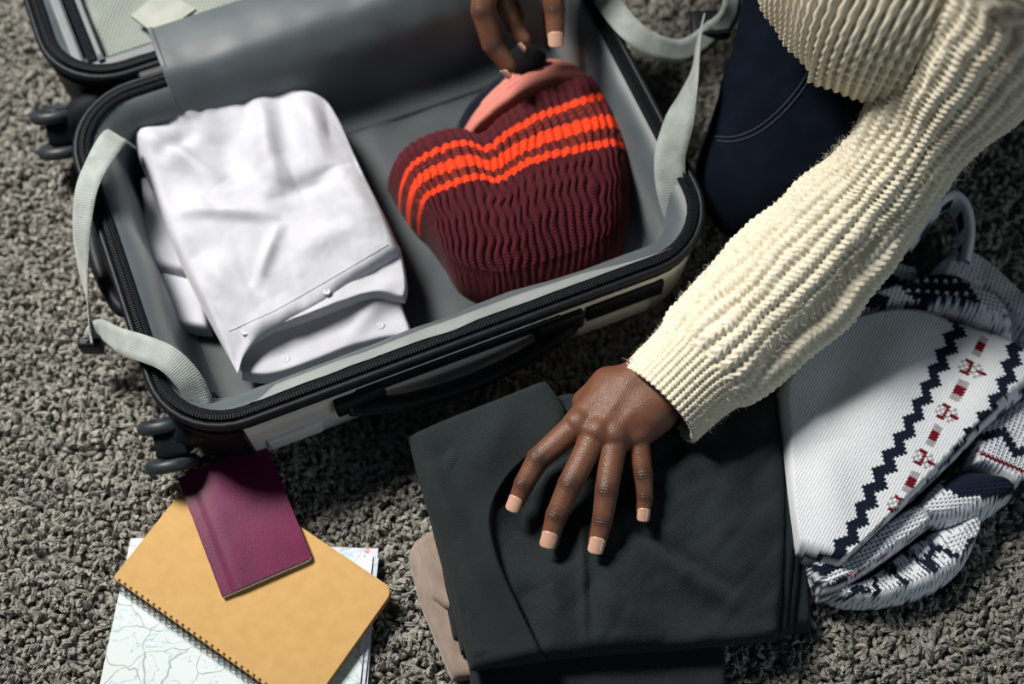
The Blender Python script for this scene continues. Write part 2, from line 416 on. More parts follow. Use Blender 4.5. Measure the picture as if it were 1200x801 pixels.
def ringz(hx, hy, r, z, n=9, oy=0):
    P = rrect(hx, hy, r, n); return np.c_[P[:, 0], P[:, 1] + oy, np.full(len(P), z)]
def smk(name, V, F, mat, parent=suit, smooth=True, uv=None):
    return mk(name, SL(V), F, mat, parent, smooth, uv)
def half(oy, hx, hy, lid=False):
    """one half of the clamshell, in suitcase coordinates; returns the shell object"""
    prof = [(.040, .003), (.022, .0035), (.011, .007), (.005, .014), (.003, .026), (.002, .045), (.001, .072), (0, .098)]
    rings = [ringz(hx - i, hy - i, .07 - i * .4, z, oy=oy) for i, z in prof]
    rings += [ringz(hx - .003, hy - .003, .067, .098, oy=oy), ringz(hx - .009, hy - .009, .062, .05, oy=oy), ringz(hx - .03, hy - .03, .05, .012, oy=oy), ringz(hx - .06, hy - .06, .04, .0085, oy=oy)]
    V, F = loft(rings, True, True)
    sh = smk('lid_shell' if lid else 'base_shell', V, F, M_shell)
    # zip rim: outer tape, piping, inner tape
    def band(name, pr, mat):
        rr = [ringz(hx + a, hy + a, .07 + a, z, oy=oy) for a, z in pr]
        V, F = loft(rr); n = len(rr[0]); m = len(rr)
        F = F + [((m - 1) * n + k, (m - 1) * n + (k + 1) % n, (k + 1) % n, k) for k in range(n)]
        return smk(name, V, F, mat, sh)
    band('zip_tape', [(.0005, .099), (.0022, .101), (.003, .107), (.001, .112), (-.004, .1135), (-.006, .110), (-.006, .09)], M_zip)
    band('rim_piping', [(.002, .108), (.0048, .111), (.005, .115), (.0022, .118), (-.0015, .117), (-.002, .111)], M_black)
    band('inner_zip_tape', [(-.002, .112), (-.004, .1165), (-.010, .1175), (-.0135, .1165), (-.013, .113), (-.006, .110)], M_zip)
    # teeth: one small block each, joined (hundreds, under 3 px)
    P = rrect(hx - .0052, hy - .0052, .065, 24); D = np.r_[0, np.cumsum(np.linalg.norm(np.diff(np.r_[P, P[:1]], axis=0), axis=1))]
    q = np.arange(0, D[-1], .0026); Q = np.r_[P, P[:1]]
    tx, ty = np.interp(q, D, Q[:, 0]), np.interp(q, D, Q[:, 1])
    ang = np.arctan2(np.gradient(ty), np.gradient(tx)); parts = []
    bv, bf = box((0, 0, 0), (.0015, .0042, .0022))
    for k in range(len(q)):
        c, s = math.cos(ang[k]), math.sin(ang[k])
        parts.append((np.c_[tx[k] + bv[:, 0] * c - bv[:, 1] * s, ty[k] + oy + bv[:, 0] * s + bv[:, 1] * c, .1185 + bv[:, 2]], bf))
    V, F = join(parts)
    tag(smk('zip_teeth', V, F, M_tooth, sh, smooth=False), kind='stuff')
    # black corner guards
    R = [ringz(hx - i + .0022, hy - i + .0022, .07 - i * .4, z, 14, oy) for i, z in prof[1:]] 
    for sx, sy in ((-1, -1), (1, -1), (1, 1), (-1, 1)):
        if lid and sy > 0: continue
        if sx > 0: continue
        ids = [k for k in range(len(R[-1])) if (R[-1][k, 0] * sx > hx - .066) and ((R[-1][k, 1] - oy) * sy > hy - .062)]
        n = len(R[0])
        # contiguous run
        st = [k for k in ids if (k - 1) % n not in ids][0]; run = [(st + j) % n for j in range(len(ids))]
        out = np.stack([r[run] for r in R]); inn = out.copy()
        inn[..., 0] -= sx * .003; inn[..., 1] -= sy * .003
        m, k = out.shape[:2]
        V = np.concatenate([out.reshape(-1, 3), inn.reshape(-1, 3)]); F = [tuple(f) for f in gridF(m, k)] + [tuple(f[::-1]) for f in gridF(m, k, off=m * k)]
        b = m * k
        F += [(i * k, (i + 1) * k, b + (i + 1) * k, b + i * k) for i in range(m - 1)] + [(i * k + k - 1, b + i * k + k - 1, b + (i + 1) * k + k - 1, (i + 1) * k + k - 1) for i in range(m - 1)]
        F += [((m - 1) * k + j, (m - 1) * k + j + 1, b + (m - 1) * k + j + 1, b + (m - 1) * k + j) for j in range(k - 1)]
        smk('corner_guard', V, F, M_black, sh)
    return sh
base = half(0, HX, HY)
LY = HY * 2 + .016                       # the lid lies open, flat, behind the hinge
lid = half(LY, HX - .002, HY, True)

# base lining: puffed pockets of thin fabric, front wall slumping inwards
def lining(oy, hx, hy, zf, mat_f, name):
    prof = [(-.011, .114, 0), (-.016, .113, .2), (-.024, .106, .6), (-.031, .094, 1), (-.034, .07, 1), (-.036, .045, .8), (-.040, .026, .4), (-.05, zf + .001, 0), (-.09, zf - .001, 0)]
    rings = []
    for k, (i, z, wv) in enumerate(prof):
        P = ringz(hx + i, hy + i, max(.064 + i, .02), z, oy=oy)
        a = np.arange(len(P)); fr = ((P[:, 1] - oy) < -hy * .75)
        dn = np.stack([P[:, 0], P[:, 1] - oy, 0 * a], 1); dn /= np.linalg.norm(dn, axis=1)[:, None]
        P -= dn * (wv * (.006 * (fbm(P[:, 0] / .05, P[:, 1] / .05 + k * .3, 5, 2)))[:, None])
        P[:, 1] += np.where(fr & (np.abs(P[:, 0]) < hx * .95), .007 * wv * np.clip(1 - (P[:, 0] / hx) ** 2 * .8, 0, 1), 0)
        rings.append(P)
    V, F = loft(rings)
    uv = V[:, :2] + V[:, 2:3] * .7
    o = smk(name, V, F, mat_f, suit, uv=uv)
    nu, nv = 60, 44; hx_, hy_ = hx - .042, hy - .042
    X, Y = np.meshgrid(np.linspace(-hx_, hx_, nu), np.linspace(-hy_, hy_, nv), indexing='ij')
    Z = zf + .002 + .003 * fbm(X / .06, Y / .06, 31, 3)
    V = np.stack([X, Y + oy, Z], -1).reshape(-1, 3)
    smk('lining_floor', V, gridF(nu, nv), M_liningd, o, uv=V[:, :2])
    return o
base_lin = lining(0, HX, HY, .016, M_lining, 'base_lining')
# pale welt of lining slumping inside the front rim
xs_ = np.linspace(-HX + .075, HX - .05, 60); pr_ = [(-.0125, .1165), (-.015, .1165), (-.019, .112), (-.022, .104), (-.024, .096)]
tap_ = smooth01((HX - .05 - xs_) / .09) * smooth01((xs_ + HX - .075) / .03)
G_ = np.stack([np.stack([xs_, -HY + .0125 - (i + .0125) * tap_ + .008 * np.sin(np.clip((xs_ + HX) / (2 * HX), 0, 1) * math.pi) ** .5 * k / 4 * tap_ * (1 - .5 * smooth01((xs_ - .05) / .2)) + .002 * fbm(xs_ / .04, 0 * xs_ + k * .3, 61, 2), np.full(60, z) + .0016], 1) for k, (i, z) in enumerate(pr_)], 1)
V_ = G_.reshape(-1, 3); V_ = np.concatenate([V_, V_ - [0, 0, .0012]])
smk('lining_welt', V_, np.concatenate([gridF(60, 5), gridF(60, 5)[:, ::-1] + 300]), M_welt, base_lin, uv=V_[:, :2])

# lid: net divider panel at rim height, with zip, welt and sewn diamond patch
def lid_panel():
    hx, hy = HX - .040, HY - .022
    nu, nv = 60, 40
    X, Y = np.meshgrid(np.linspace(-hx, hx, nu), np.linspace(-hy, hy, nv), indexing='ij')
    Z = .104 + .010 * np.cos(X / hx * 1.5) * np.cos(Y / hy * 1.5) + .008 * fbm(X / .07, Y / .05, 21, 3)
    V = np.stack([X, Y + LY, Z], -1).reshape(-1, 3)
    Vb = V - [0, 0, .0015]; n = len(V)
    F = [tuple(f) for f in gridF(nu, nv)] + [tuple(f[::-1]) for f in gridF(nu, nv, off=n)]
    return smk('net_panel', np.concatenate([V, Vb]), F, M_net, lid, uv=np.tile(V[:, :2], (2, 1)))
lining(LY, HX - .002, HY, .016, M_lining, 'lid_lining')
lid_panel()
def strip_local(name, pts, w, mat, parent, th=.0018, n=40, side=None):
    P = catmull(np.array(pts), n); T = np.gradient(P, axis=0)
    S = np.cross(T, [0, 0, 1.0]) if side is None else np.broadcast_to(np.array(side, float), P.shape)
    V, F, uv = ribbon(P, S, w, th); return smk(name, V, F, mat, parent, uv=uv)
hx = HX - .030
strip_local('panel_welt', [(-hx, LY - HY + .02, .112), (-hx - .004, LY, .116), (-hx, LY + HY - .03, .112)], .012, M_lining, lid)
strip_local('panel_zip', [(-hx + .013, LY - HY + .028, .113), (-hx + .010, LY - .05, .117), (-hx + .012, LY + HY - .03, .113)], .009, M_zip, lid)
strip_local('panel_zip_edge', [(-hx + .022, LY - HY + .024, .114), (-hx + .019, LY - .05, .118), (-hx + .021, LY + HY - .03, .114)], .006, M_lining, lid, th=.003)
strip_local('panel_hem', [(-hx, LY - HY + .022, .110), (-.1, LY - HY + .020, .114), (.1, LY - HY + .020, .114), (hx, LY - HY + .022, .110)], .014, M_lining, lid)
# diamond patch seen on the net, a flat sewn tab
c = W2S(U(192, 20, .121)); 
pa = [W2S(U(*p, .1205)) for p in ((153, 18), (184, 42), (230, 10), (190, -12))]
Pp = np.array(pa); V = np.concatenate([Pp, Pp - [0, 0, .004]]); F = [(0, 1, 2, 3), (7, 6, 5, 4)] + [(k, k + 4, (k + 1) % 4 + 4, (k + 1) % 4) for k in range(4)]
smk('sewn_patch', V, F, M_patch, lid, smooth=False)
# hinge flap: one wide grey cloth from the lid panel, over the hinge, down onto the base floor
def flap():
    A = W2S(U(184, 57, .120)); x0 = A[0]; x1 = HX - .045
    prof = catmull(np.array([(HY + .052, .1225), (HY + .030, .1262), (HY + .006, .1268), (HY - .012, .121), (HY - .030, .098), (HY - .044, .06), (HY - .055, .030), (HY - .075, .020)]), 36)
    xs = np.linspace(x0, x1, 60); n = len(prof)
    X = np.repeat(xs[:, None], n, 1); Y = np.repeat(prof[None, :, 0], 60, 0); Z = np.repeat(prof[None, :, 1], 60, 0)
    t = np.linspace(0, 1, n)[None]
    bul = .006 * np.abs(fbm(X / .09, t * 2.0 + 0 * X, 8, 3)) * np.sin(t * math.pi)
    top = np.stack([X, Y - bul * .7, Z + bul], -1)
    bot = top - np.array([0, .0012, .0012])
    V = np.concatenate([top.reshape(-1, 3), bot.reshape(-1, 3)]); F = [tuple(f) for f in gridF(60, n)] + [tuple(f[::-1]) for f in gridF(60, n, off=60 * n)]
    uv = np.tile(np.stack([X.ravel(), (t * .16 + 0 * X).ravel()], 1), (2, 1))
    o = smk('hinge_flap', V, F, M_lining, suit, uv=uv)
    strip_local('flap_binding', [(x0, p[0], p[1] + .0008) for p in prof[::5]], .005, M_lining, o, th=.002, side=(1, 0, 0))
flap()
V, F = box((0, HY + .008, .1), (2 * HX - .16, .018, .03), bev=.004); smk('hinge', V, F, M_black)

# side handle on the front, its recess plate, name-tag slot
def on_front(px, py, z=None):
    """point of the front face under a pixel: solve for height on the plane y=-HY-.001"""
    lo, hi = 0.0, .12
    for _ in range(40):
        m = (lo + hi) / 2
        if W2S(U(px, py, m))[1] > -HY - .002: lo = m
        else: hi = m
    return W2S(U(px, py, (lo + hi) / 2))
a, b = on_front(405, 463), on_front(668, 378)
ax, bx_ = a[0], b[0]
hz = .062
P = catmull(np.array([(ax, -HY - .004, hz + .006), (ax + .016, -HY - .009, hz + .004), (ax + .06, -HY - .016, hz - .004), ((ax + bx_) / 2, -HY - .019, hz - .006), (bx_ - .06, -HY - .016, hz - .003), (bx_ - .016, -HY - .010, hz + .006), (bx_, -HY - .004, hz + .008)]), 40)
V, F = tube(P, .0078, 10, flat=1.15); hd = smk('side_handle', V, F, M_black)
for xx in (ax + .012, bx_ - .012):
    V, F = box((xx, -HY - .003, hz + .012), (.05, .010, .03), bev=.004); smk('handle_mount', V, F, M_black, hd)
V, F = box(((ax + bx_) / 2, -HY + .0005, hz + .022), (bx_ - ax - .02, .006, .016), bev=.002); smk('handle_plate', V, F, M_black, hd)
a, b = on_front(690, 345), on_front(778, 330)
V, F = box(((a[0] + b[0]) / 2, -HY - .001, .073), (b[0] - a[0], .006, .026), bev=.002); smk('name_slot', V, F, M_black)
for x0, x1, z0, z1 in ((-.195, -.14, .026, .05), (.12, .2, .026, .046), (-.06, .04, .02, .034)):
    V, F = box(((x0 + x1) / 2, -HY + .004, (z0 + z1) / 2), (x1 - x0, .012, z1 - z0), bev=.004); smk('shell_foot', V, F, M_shell, base)
# handle on the short side (seen beside the strap)
P = catmull(np.array([(-HX, .10, .06), (-HX - .012, .09, .062), (-HX - .018, .04, .064), (-HX - .012, -.01, .062), (-HX, -.02, .06)]), 24)
V, F = tube(P, .008, 8); smk('end_handle', V, F, M_black)

# twin-wheel casters: fork > two tyres with hub discs
def caster(x, y, z, ax_dir, name='caster'):
    A = np.array(ax_dir, float); A /= np.linalg.norm(A); C = np.array([x, y, z])
    e1 = np.cross(A, [1, 0, 0.2]); e1 /= np.linalg.norm(e1); e2 = np.cross(A, e1); R = np.stack([e1, e2, A], 1)
    parts = []
    P = np.array([C + np.array([.058, .0, .02]), C + np.array([.030, 0, .014]), C + np.array([.006, 0, .002])])
    parts.append(tube(catmull(P, 10), np.linspace(.026, .0135, 10), 14, flat=.9))
    parts.append(box(C + np.array([.006, 0, .002]), (.034, .030, .026), R, .004))
    V, F = join(parts); fork = smk(name, V, F, M_black)
    for s in (-1, 1):
        cc = C + A * s * .0185; n = 32
        pr = [(.004, -.006), (.0215, -.006), (.0245, -.004), (.0252, 0), (.0245, .004), (.0218, .006), (.0180, .006), (.0172, .0045), (.0060, .0045), (.0052, .0062), (.0, .0062)]
        rings = []
        for rr, h in pr:
            a = np.linspace(0, 2 * math.pi, n, endpoint=False)
            rings.append(np.stack([rr * np.cos(a), rr * np.sin(a), np.full(n, h * s)], 1) @ R.T + cc)
        V, F = loft(rings, True, False)
        if s < 0: F = [f[::-1] for f in F]
        w = smk('wheel', V, F, M_rubber, fork)
        for k in range(5):
            aa = 2 * math.pi * k / 5 + .3
            d = np.stack([.0025 * np.cos(np.linspace(0, 6.283, 8, endpoint=False)), .0025 * np.sin(np.linspace(0, 6.283, 8, endpoint=False)), np.zeros(8)], 1) + [.0105 * math.cos(aa), .0105 * math.sin(aa), 0]
            V, F = loft([(d + [0, 0, .0040 * s]) @ R.T + cc, (d + [0, 0, .0052 * s]) @ R.T + cc], True, True)
            smk('hub_stud', V, F, M_black, w)
caster(-.281, -.160, .050, (-.15, -.80, -.42) )
caster(-.288, .212, .050, (-.15, -.62, -.62))

# webbing straps
def strap(name, pts, w=.024, n=70, lab=None):
    """pts: (px,py,z, sx,sy,sz) centre line + side vector (world)"""
    P = US([p[:3] for p in pts]); S = np.array([p[3:6] for p in pts], float); S /= np.linalg.norm(S, axis=1)[:, None]
    C = catmull(np.c_[P, S], n); 
    V, F, uv = ribbon(C[:, :3], C[:, 3:], w); return mk(name, V, F, M_web, suit, True, uv)
strap('luggage_strap', [(148, 168, .085, .8, -.4, -.3), (136, 160, .112, .8, -.45, -.2), (118, 185, .135, .75, -.5, .1), (102, 220, .138, .85, -.3, .2), (96, 265, .122, .80, -.2, .45), (97, 310, .098, .55, -.15, .75), (102, 350, .078, .25, -.1, .95), (107, 385, .062, .1, -.1, 1), (109, 398, .055, .1, -.1, 1)])
strap('luggage_strap', [(112, 396, .055, .0, -.1, 1), (119, 388, .075, .05, .55, .85), (140, 399, .112, .1, .9, .5), (168, 408, .132, .25, .95, .25), (196, 420, .136, .55, .8, .1), (217, 440, .128, .85, .5, -.1), (230, 462, .114, .95, .1, -.3), (235, 482, .100, .95, -.2, -.3), (236, 500, .082, .95, -.2, -.2)])
V, F = box(U(107, 404, .045), (.022, .012, .022), None, .003)
mk('strap_buckle', V, F, M_black, suit)
strap('luggage_strap', w=.030, pts=[(806, 292, .06, .9, .5, 0), (800, 262, .085, .95, .3, .1), (788, 225, .108, 1, .1, .1), (785, 185, .125, 1, .0, .15), (795, 145, .140, .9, .0, .4), (806, 108, .148, .55, .0, .8), (815, 72, .146, .15, .1, 1), (819, 44, .138, .1, .2, 1), (822, 30, .13, .1, .2, 1)])
strap('luggage_strap', [(690, -30, .10, .7, .7, 0), (712, 2, .125, .7, .7, .1), (738, 34, .135, .6, .75, .2), (768, 54, .125, .45, .85, .3), (798, 60, .11, .1, .9, .4), (820, 50, .105, -.1, .8, .6), (838, 34, .11, -.4, .5, .8)])
strap('luggage_strap', [(838, 36, .11, -.4, .5, .8), (852, 22, .12, -.6, .3, .8), (858, 2, .13, -.8, -.1, .6), (852, -20, .13, -.7, -.5, .4), (830, -40, .12, -.5, -.8, .2)])
V, F = box(U(832, 30, .105), (.040, .030, .014), None, .004)
mk('strap_buckle', V, F, M_black, suit)
# ================================================================ passport, notebook, folded map
M_kraft = plain('kraft_cover', (.47, .285, .105), .75, c2=(.51, .315, .12), scale=80, bump=.15, bscale=700, spec=.25)
M_kraftp = plain('kraft_pages', (.32, .19, .075), .8, c2=(.40, .25, .10), scale=300)
M_ppage = plain('passport_pages', (.78, .77, .68), .8, c2=(.84, .82, .74), scale=300)
M_page = plain('page_edge', (.62, .60, .52), .8, c2=(.70, .68, .60), scale=300)
M_wire = plain('binding_wire', (.16, .135, .09), .4, metal=.7)
def passport_mat():
    m, t, b = nt('burgundy_cover')
    tc, no, rp = noise_col(t, b, (.085, .004, .034), (.115, .007, .047), 35)
    b.inputs['Roughness'].default_value = .33; b.inputs['Specular IOR Level'].default_value = .10; b.inputs['Coat Weight'].default_value = .02; b.inputs['Coat Roughness'].default_value = .25
    n2 = N(t, 'ShaderNodeTexNoise', Scale=900.0, Detail=2.0); n3 = N(t, 'ShaderNodeTexNoise', Scale=38.0, Detail=6.0)
    t.links.new(tc.outputs['Object'], n2.inputs['Vector']); t.links.new(tc.outputs['Object'], n3.inputs['Vector'])
    ad = N(t, 'ShaderNodeMath', operation='MULTIPLY_ADD'); t.links.new(n3.outputs['Fac'], ad.inputs[0]); ad.inputs[1].default_value = 2.5; t.links.new(n2.outputs['Fac'], ad.inputs[2])
    bp = N(t, 'ShaderNodeBump', Strength=.12, Distance=.0008); t.links.new(ad.outputs[0], bp.inputs['Height']); t.links.new(bp.outputs['Normal'], b.inputs['Normal'])
    return m
M_pass = passport_mat()
def map_mat(name, tint):
    m, t, b = nt(name); b.inputs['Roughness'].default_value = .7; b.inputs['Specular IOR Level'].default_value = .25
    tc = N(t, 'ShaderNodeTexCoord'); L = t.links.new
    warp = N(t, 'ShaderNodeTexNoise', Scale=18.0, Detail=3.0); L(tc.outputs['UV'], warp.inputs['Vector'])
    ma = N(t, 'ShaderNodeVectorMath', operation='MULTIPLY_ADD'); L(warp.outputs['Color'], ma.inputs[0]); ma.inputs[1].default_value = (.055, .055, 0); L(tc.outputs['UV'], ma.inputs[2])
    def mask(src, lo, hi):
        r = N(t, 'ShaderNodeMapRange'); r.inputs['From Min'].default_value = lo; r.inputs['From Max'].default_value = hi
        r.inputs['To Min'].default_value = 1; r.inputs['To Max'].default_value = 0; L(src, r.inputs['Value']); return r.outputs[0]
    def mix(fac, c1, c2, amt=1.0):
        f = N(t, 'ShaderNodeMath', operation='MULTIPLY'); L(fac, f.inputs[0]); f.inputs[1].default_value = amt
        x = N(t, 'ShaderNodeMix', data_type='RGBA'); L(f.outputs[0], x.inputs[0])
        if isinstance(c1, tuple): x.inputs[6].default_value = (*c1, 1)
        else: L(c1, x.inputs[6])
        x.inputs[7].default_value = (*c2, 1); return x.outputs[2]
    lakes = N(t, 'ShaderNodeTexNoise', Scale=34.0, Detail=4.0); L(ma.outputs[0], lakes.inputs['Vector'])
    ab = N(t, 'ShaderNodeMath', operation='SUBTRACT'); L(lakes.outputs['Fac'], ab.inputs[0]); ab.inputs[1].default_value = .52
    ab2 = N(t, 'ShaderNodeMath', operation='ABSOLUTE'); L(ab.outputs[0], ab2.inputs[0])
    lk = N(t, 'ShaderNodeMath', operation='SUBTRACT'); lk.inputs[0].default_value = 1.0; L(lakes.outputs['Fac'], lk.inputs[1])
    c = mix(mask(lk.outputs[0], .36, .40), tint, (.36, .54, .63), .8)
    c = mix(mask(ab2.outputs[0], .003, .010), c, (.26, .44, .56), .8)
    vo = N(t, 'ShaderNodeTexVoronoi', feature='DISTANCE_TO_EDGE', Scale=26.0); L(ma.outputs[0], vo.inputs['Vector'])
    c = mix(mask(vo.outputs['Distance'], .008, .014), c, (.28, .31, .34), .8)
    v2 = N(t, 'ShaderNodeTexVoronoi', feature='DISTANCE_TO_EDGE', Scale=4.0); L(ma.outputs[0], v2.inputs['Vector'])
    c = mix(mask(v2.outputs['Distance'], .004, .007), c, (.62, .12, .10), .7)
    v3 = N(t, 'ShaderNodeTexVoronoi', feature='F1', Scale=30.0); L(tc.outputs['UV'], v3.inputs['Vector'])
    c = mix(mask(v3.outputs['Distance'], .075, .085), c, (.35, .37, .40), .8)
    c = mix(mask(v3.outputs['Distance'], .05, .06), c, (.85, .87, .87), 1.0)
    L(c, b.inputs['Base Color'])
    return m
M_map = map_mat('map_print', (.60, .665, .69))
M_map2 = map_mat('map_print_back', (.56, .55, .66))

# folded map: the sheet's panels, one above the other
root = empty('folded_map', tuple(U(270, 760, 0)))
tag(root, 'folded pale blue road map lying under the kraft notebook', 'map')
TL, TR, BR, BL = US([(153, 630), (437, 648), (412, 900), (92, 915)], .010)
for k, (dx, dy, ang, z, mt) in enumerate(((.006, .004, .02, .003, M_map2), (.004, -.002, -.012, .0055, M_map2), (0, 0, 0, .008, M_map))):
    n = 30; u = np.linspace(0, 1, n)
    uu, vv = np.meshgrid(u, u, indexing='ij')
    P = (1 - uu)[..., None] * ((1 - vv)[..., None] * BL + vv[..., None] * TL) + uu[..., None] * ((1 - vv)[..., None] * BR + vv[..., None] * TR)
    c = P.mean((0, 1)); d = P - c; ca, sa = math.cos(ang), math.sin(ang)
    P = np.stack([c[0] + d[..., 0] * ca - d[..., 1] * sa + dx, c[1] + d[..., 0] * sa + d[..., 1] * ca + dy, np.full(uu.shape, z)], -1)
    P[..., 2] += .0012 * fbm(uu * 4, vv * 4, 50 + k, 2) + .0010 * np.abs(uu - .45) * np.where(k == 2, 1, .5)
    V = np.concatenate([P.reshape(-1, 3), P.reshape(-1, 3) - [0, 0, .0005]]); nn = n * n
    ring = np.concatenate([np.arange(n) * n, (n - 1) * n + np.arange(1, n), np.arange(n - 2, -1, -1) * n + n - 1, np.arange(n - 2, 0, -1)]); r2 = np.roll(ring, -1)
    F = np.concatenate([gridF(n, n), gridF(n, n)[:, ::-1] + nn, np.stack([r2, ring, ring + nn, r2 + nn], 1)])
    uv = np.tile(np.stack([uu.ravel() * .24 + .3 * k, vv.ravel() * .22], 1), (2, 1))
    mk('map_panel', V, F, mt, root, False, uv)

def sheet_block(name, hx, hy, z0, z1, rads, mat, parent, C, ang, bev=.0006):
    """prism with individually rounded corners (rads: +x+y, -x+y, -x-y, +x-y)"""
    pts = []
    for (sx, sy, a0), r in zip(((1, 1, 0), (-1, 1, 90), (-1, -1, 180), (1, -1, 270)), rads):
        for k in range(7):
            a = math.radians(a0 + 15 * k); pts.append((sx * (hx - r) + r * math.cos(a), sy * (hy - r) + r * math.sin(a)))
    P = np.array(pts); ca, sa = math.cos(ang), math.sin(ang)
    def ring(s, z):
        Q = P * (1 - s / np.array([hx, hy])); return np.c_[C[0] + Q[:, 0] * ca - Q[:, 1] * sa, C[1] + Q[:, 0] * sa + Q[:, 1] * ca, np.full(len(Q), z)]
    V, F = loft([ring(bev, z0), ring(0, z0 + bev), ring(0, z1 - bev), ring(bev, z1)], True, True)
    return mk(name, V, F, mat, parent, False)
NC, NA, NHX, NHY = np.array([-.238, .330]), -.588, .111, .0675
nb = empty('spiral_notebook', (NC[0], NC[1], .010), NA)
tag(nb, 'brown kraft-cover spiral notebook lying on the folded map', 'notebook')
sheet_block('back_cover', NHX, NHY, .0094, .0106, (.008, .002, .002, .008), M_kraft, nb, NC, NA, .0003)
sheet_block('page_block', NHX - .0008, NHY - .0008, .0106, .0196, (.008, .002, .002, .008), M_kraftp, nb, NC, NA, .0003)
sheet_block('front_cover', NHX, NHY, .0196, .0212, (.010, .004, .004, .010), M_kraft, nb, NC, NA, .0004)
ca, sa = math.cos(NA), math.sin(NA)
def N2W(x, y, z): return np.array([NC[0] + x * ca - y * sa, NC[1] + x * sa + y * ca, z])
a = np.linspace(0, 2 * math.pi, 18, endpoint=False)
ringp = np.stack([0 * a, -NHY + .0000 + .0050 * np.cos(a), .0158 + .0066 * np.sin(a)], 1)
first = None
xs = np.arange(-NHX + .006, NHX - .004, .0068)
for x in xs:
    for dxx in (0, .0013):
        if first is None:
            P = np.array([N2W(x + p[0], p[1], p[2]) for p in np.r_[ringp, ringp[:1]]])
            V, F = tube(P, .00038, 5, cap=False); first = mk('wire_ring', V, F, M_wire, nb)
            x0 = x
        else:
            c = first.copy(); COL.objects.link(c); c.parent = nb
            c.location = (x + dxx - x0, 0, 0)
PC, PA = np.array([-.250, .391]), .425
pp = empty('passport', (PC[0], PC[1], .0212), PA)
tag(pp, 'burgundy passport booklet lying on the kraft notebook below the suitcase wheel', 'passport')
sheet_block('back_cover', .044, .0625, .0212, .0219, (.004, .001, .001, .004), M_pass, pp, PC, PA, .0002)
sheet_block('page_block', .0436, .0628, .0219, .0262, (.004, .001, .001, .004), M_ppage, pp, PC, PA, .0002)
# front cover, bowed up slightly from the spine
n, m = 26, 30; u = np.linspace(-1, 1, n); v = np.linspace(-1, 1, m)
uu, vv = np.meshgrid(u, v, indexing='ij'); X, Y = uu * .044, vv * .0622
corner = (np.clip((uu - .9) / .1, 0, 1) * np.clip((np.abs(vv) - .93) / .07, 0, 1))
X = X - corner * .0012; Y = Y - np.sign(vv) * corner * .0012
Z = .0269 + .0022 * np.sin(np.clip((uu + 1) / .55, 0, 1) * math.pi / 2) - .0010 * np.clip((uu + 1) / 2, 0, 1) - .0010 * np.exp(-((uu + .80) / .05) ** 2)
ca2, sa2 = math.cos(PA), math.sin(PA)
T = np.stack([PC[0] + X * ca2 - Y * sa2, PC[1] + X * sa2 + Y * ca2, Z], -1).reshape(-1, 3)
V = np.concatenate([T, T - [0, 0, .0008]]); nn = n * m
ring = np.concatenate([np.arange(n) * m, (n - 1) * m + np.arange(1, m), np.arange(n - 2, -1, -1) * m + m - 1, np.arange(m - 2, 0, -1)]); r2 = np.roll(ring, -1)
F = np.concatenate([gridF(n, m), gridF(n, m)[:, ::-1] + nn, np.stack([r2, ring, ring + nn, r2 + nn], 1)])
mk('front_cover', V, F, M_pass, pp, True, sharp=.7)
# ================================================================ clothes
def PX(z, *pts): return US([(p[0], p[1], p[2] if len(p) > 2 else z) for p in pts])
def stitchV(a, b):
    """stocking-stitch relief: a = wales (1 per column), b = courses"""
    t = np.abs((a % 1.0) - .5); bb = (b + t * 1.1) % 1.0
    return (.5 + .5 * np.cos(2 * math.pi * (bb - .5))) ** .7 * np.sin(np.clip(2 * math.pi * t, 0, math.pi)) ** .7

# ---------------- charcoal trousers, folded
M_trs = weave('charcoal_wool', (.0016, .0030, .0040), (.0260, .0335, .0360), .0016, .0016, rough=.8, bump=.7, sheen=.04, dist=.0008, cscale=900, angle=.35, contrast=1.0, spec=.07, nvar=.9)
M_thr = plain('seam_thread', (.012, .015, .018), .8)
tr = empty('folded_trousers', tuple(U(710, 620, 0)))
tag(tr, 'folded charcoal grey trousers under the outspread hand', 'trousers')
def trw(seed, amp):
    def f(X, Y, u, v): return amp * fbm(X / .06, Y / .06, seed, 3)
    return f
slab('lower_leg', PX(.015, (566, 900), (700, 890), (846, 870)), PX(.015, (846, 870), (852, 800), (851, 740), (852, 690)), PX(.015, (540, 690), (700, 690), (852, 690)), PX(.015, (566, 900), (556, 830), (545, 760), (540, 690)), .003, .018, .008, M_trs, tr, .006, trw(60, .004))
slab('lower_leg', PX(.014, (530, 752), (700, 752), (952, 738)), PX(.014, (952, 738), (946, 640), (940, 560), (938, 500)), PX(.014, (500, 560), (700, 560), (938, 500)), PX(.014, (530, 752), (520, 700), (510, 640), (500, 560)), .004, .022, .009, M_trs, tr, .006, trw(61, .003))
slab('middle_leg', PX(.026, (540, 765), (700, 760), (930, 742)), PX(.026, (930, 742), (940, 640), (941, 550), (939, 466)), PX(.026, (490, 520), (640, 480), (800, 474), (939, 466)), PX(.026, (540, 765), (525, 690), (505, 600), (490, 520)), .018, .018, .008, M_trs, tr, .006, trw(62, .003))
slab('middle_leg', PX(.035, (548, 775), (700, 765), (922, 746)), PX(.035, (922, 746), (931, 640), (932, 550), (930, 463)), PX(.035, (490, 515), (640, 470), (800, 472), (930, 463)), PX(.035, (548, 775), (525, 690), (502, 600), (490, 515)), .028, .017, .008, M_trs, tr, .006, trw(63, .003))
Uz = lambda x, y: U(x, y, .05)
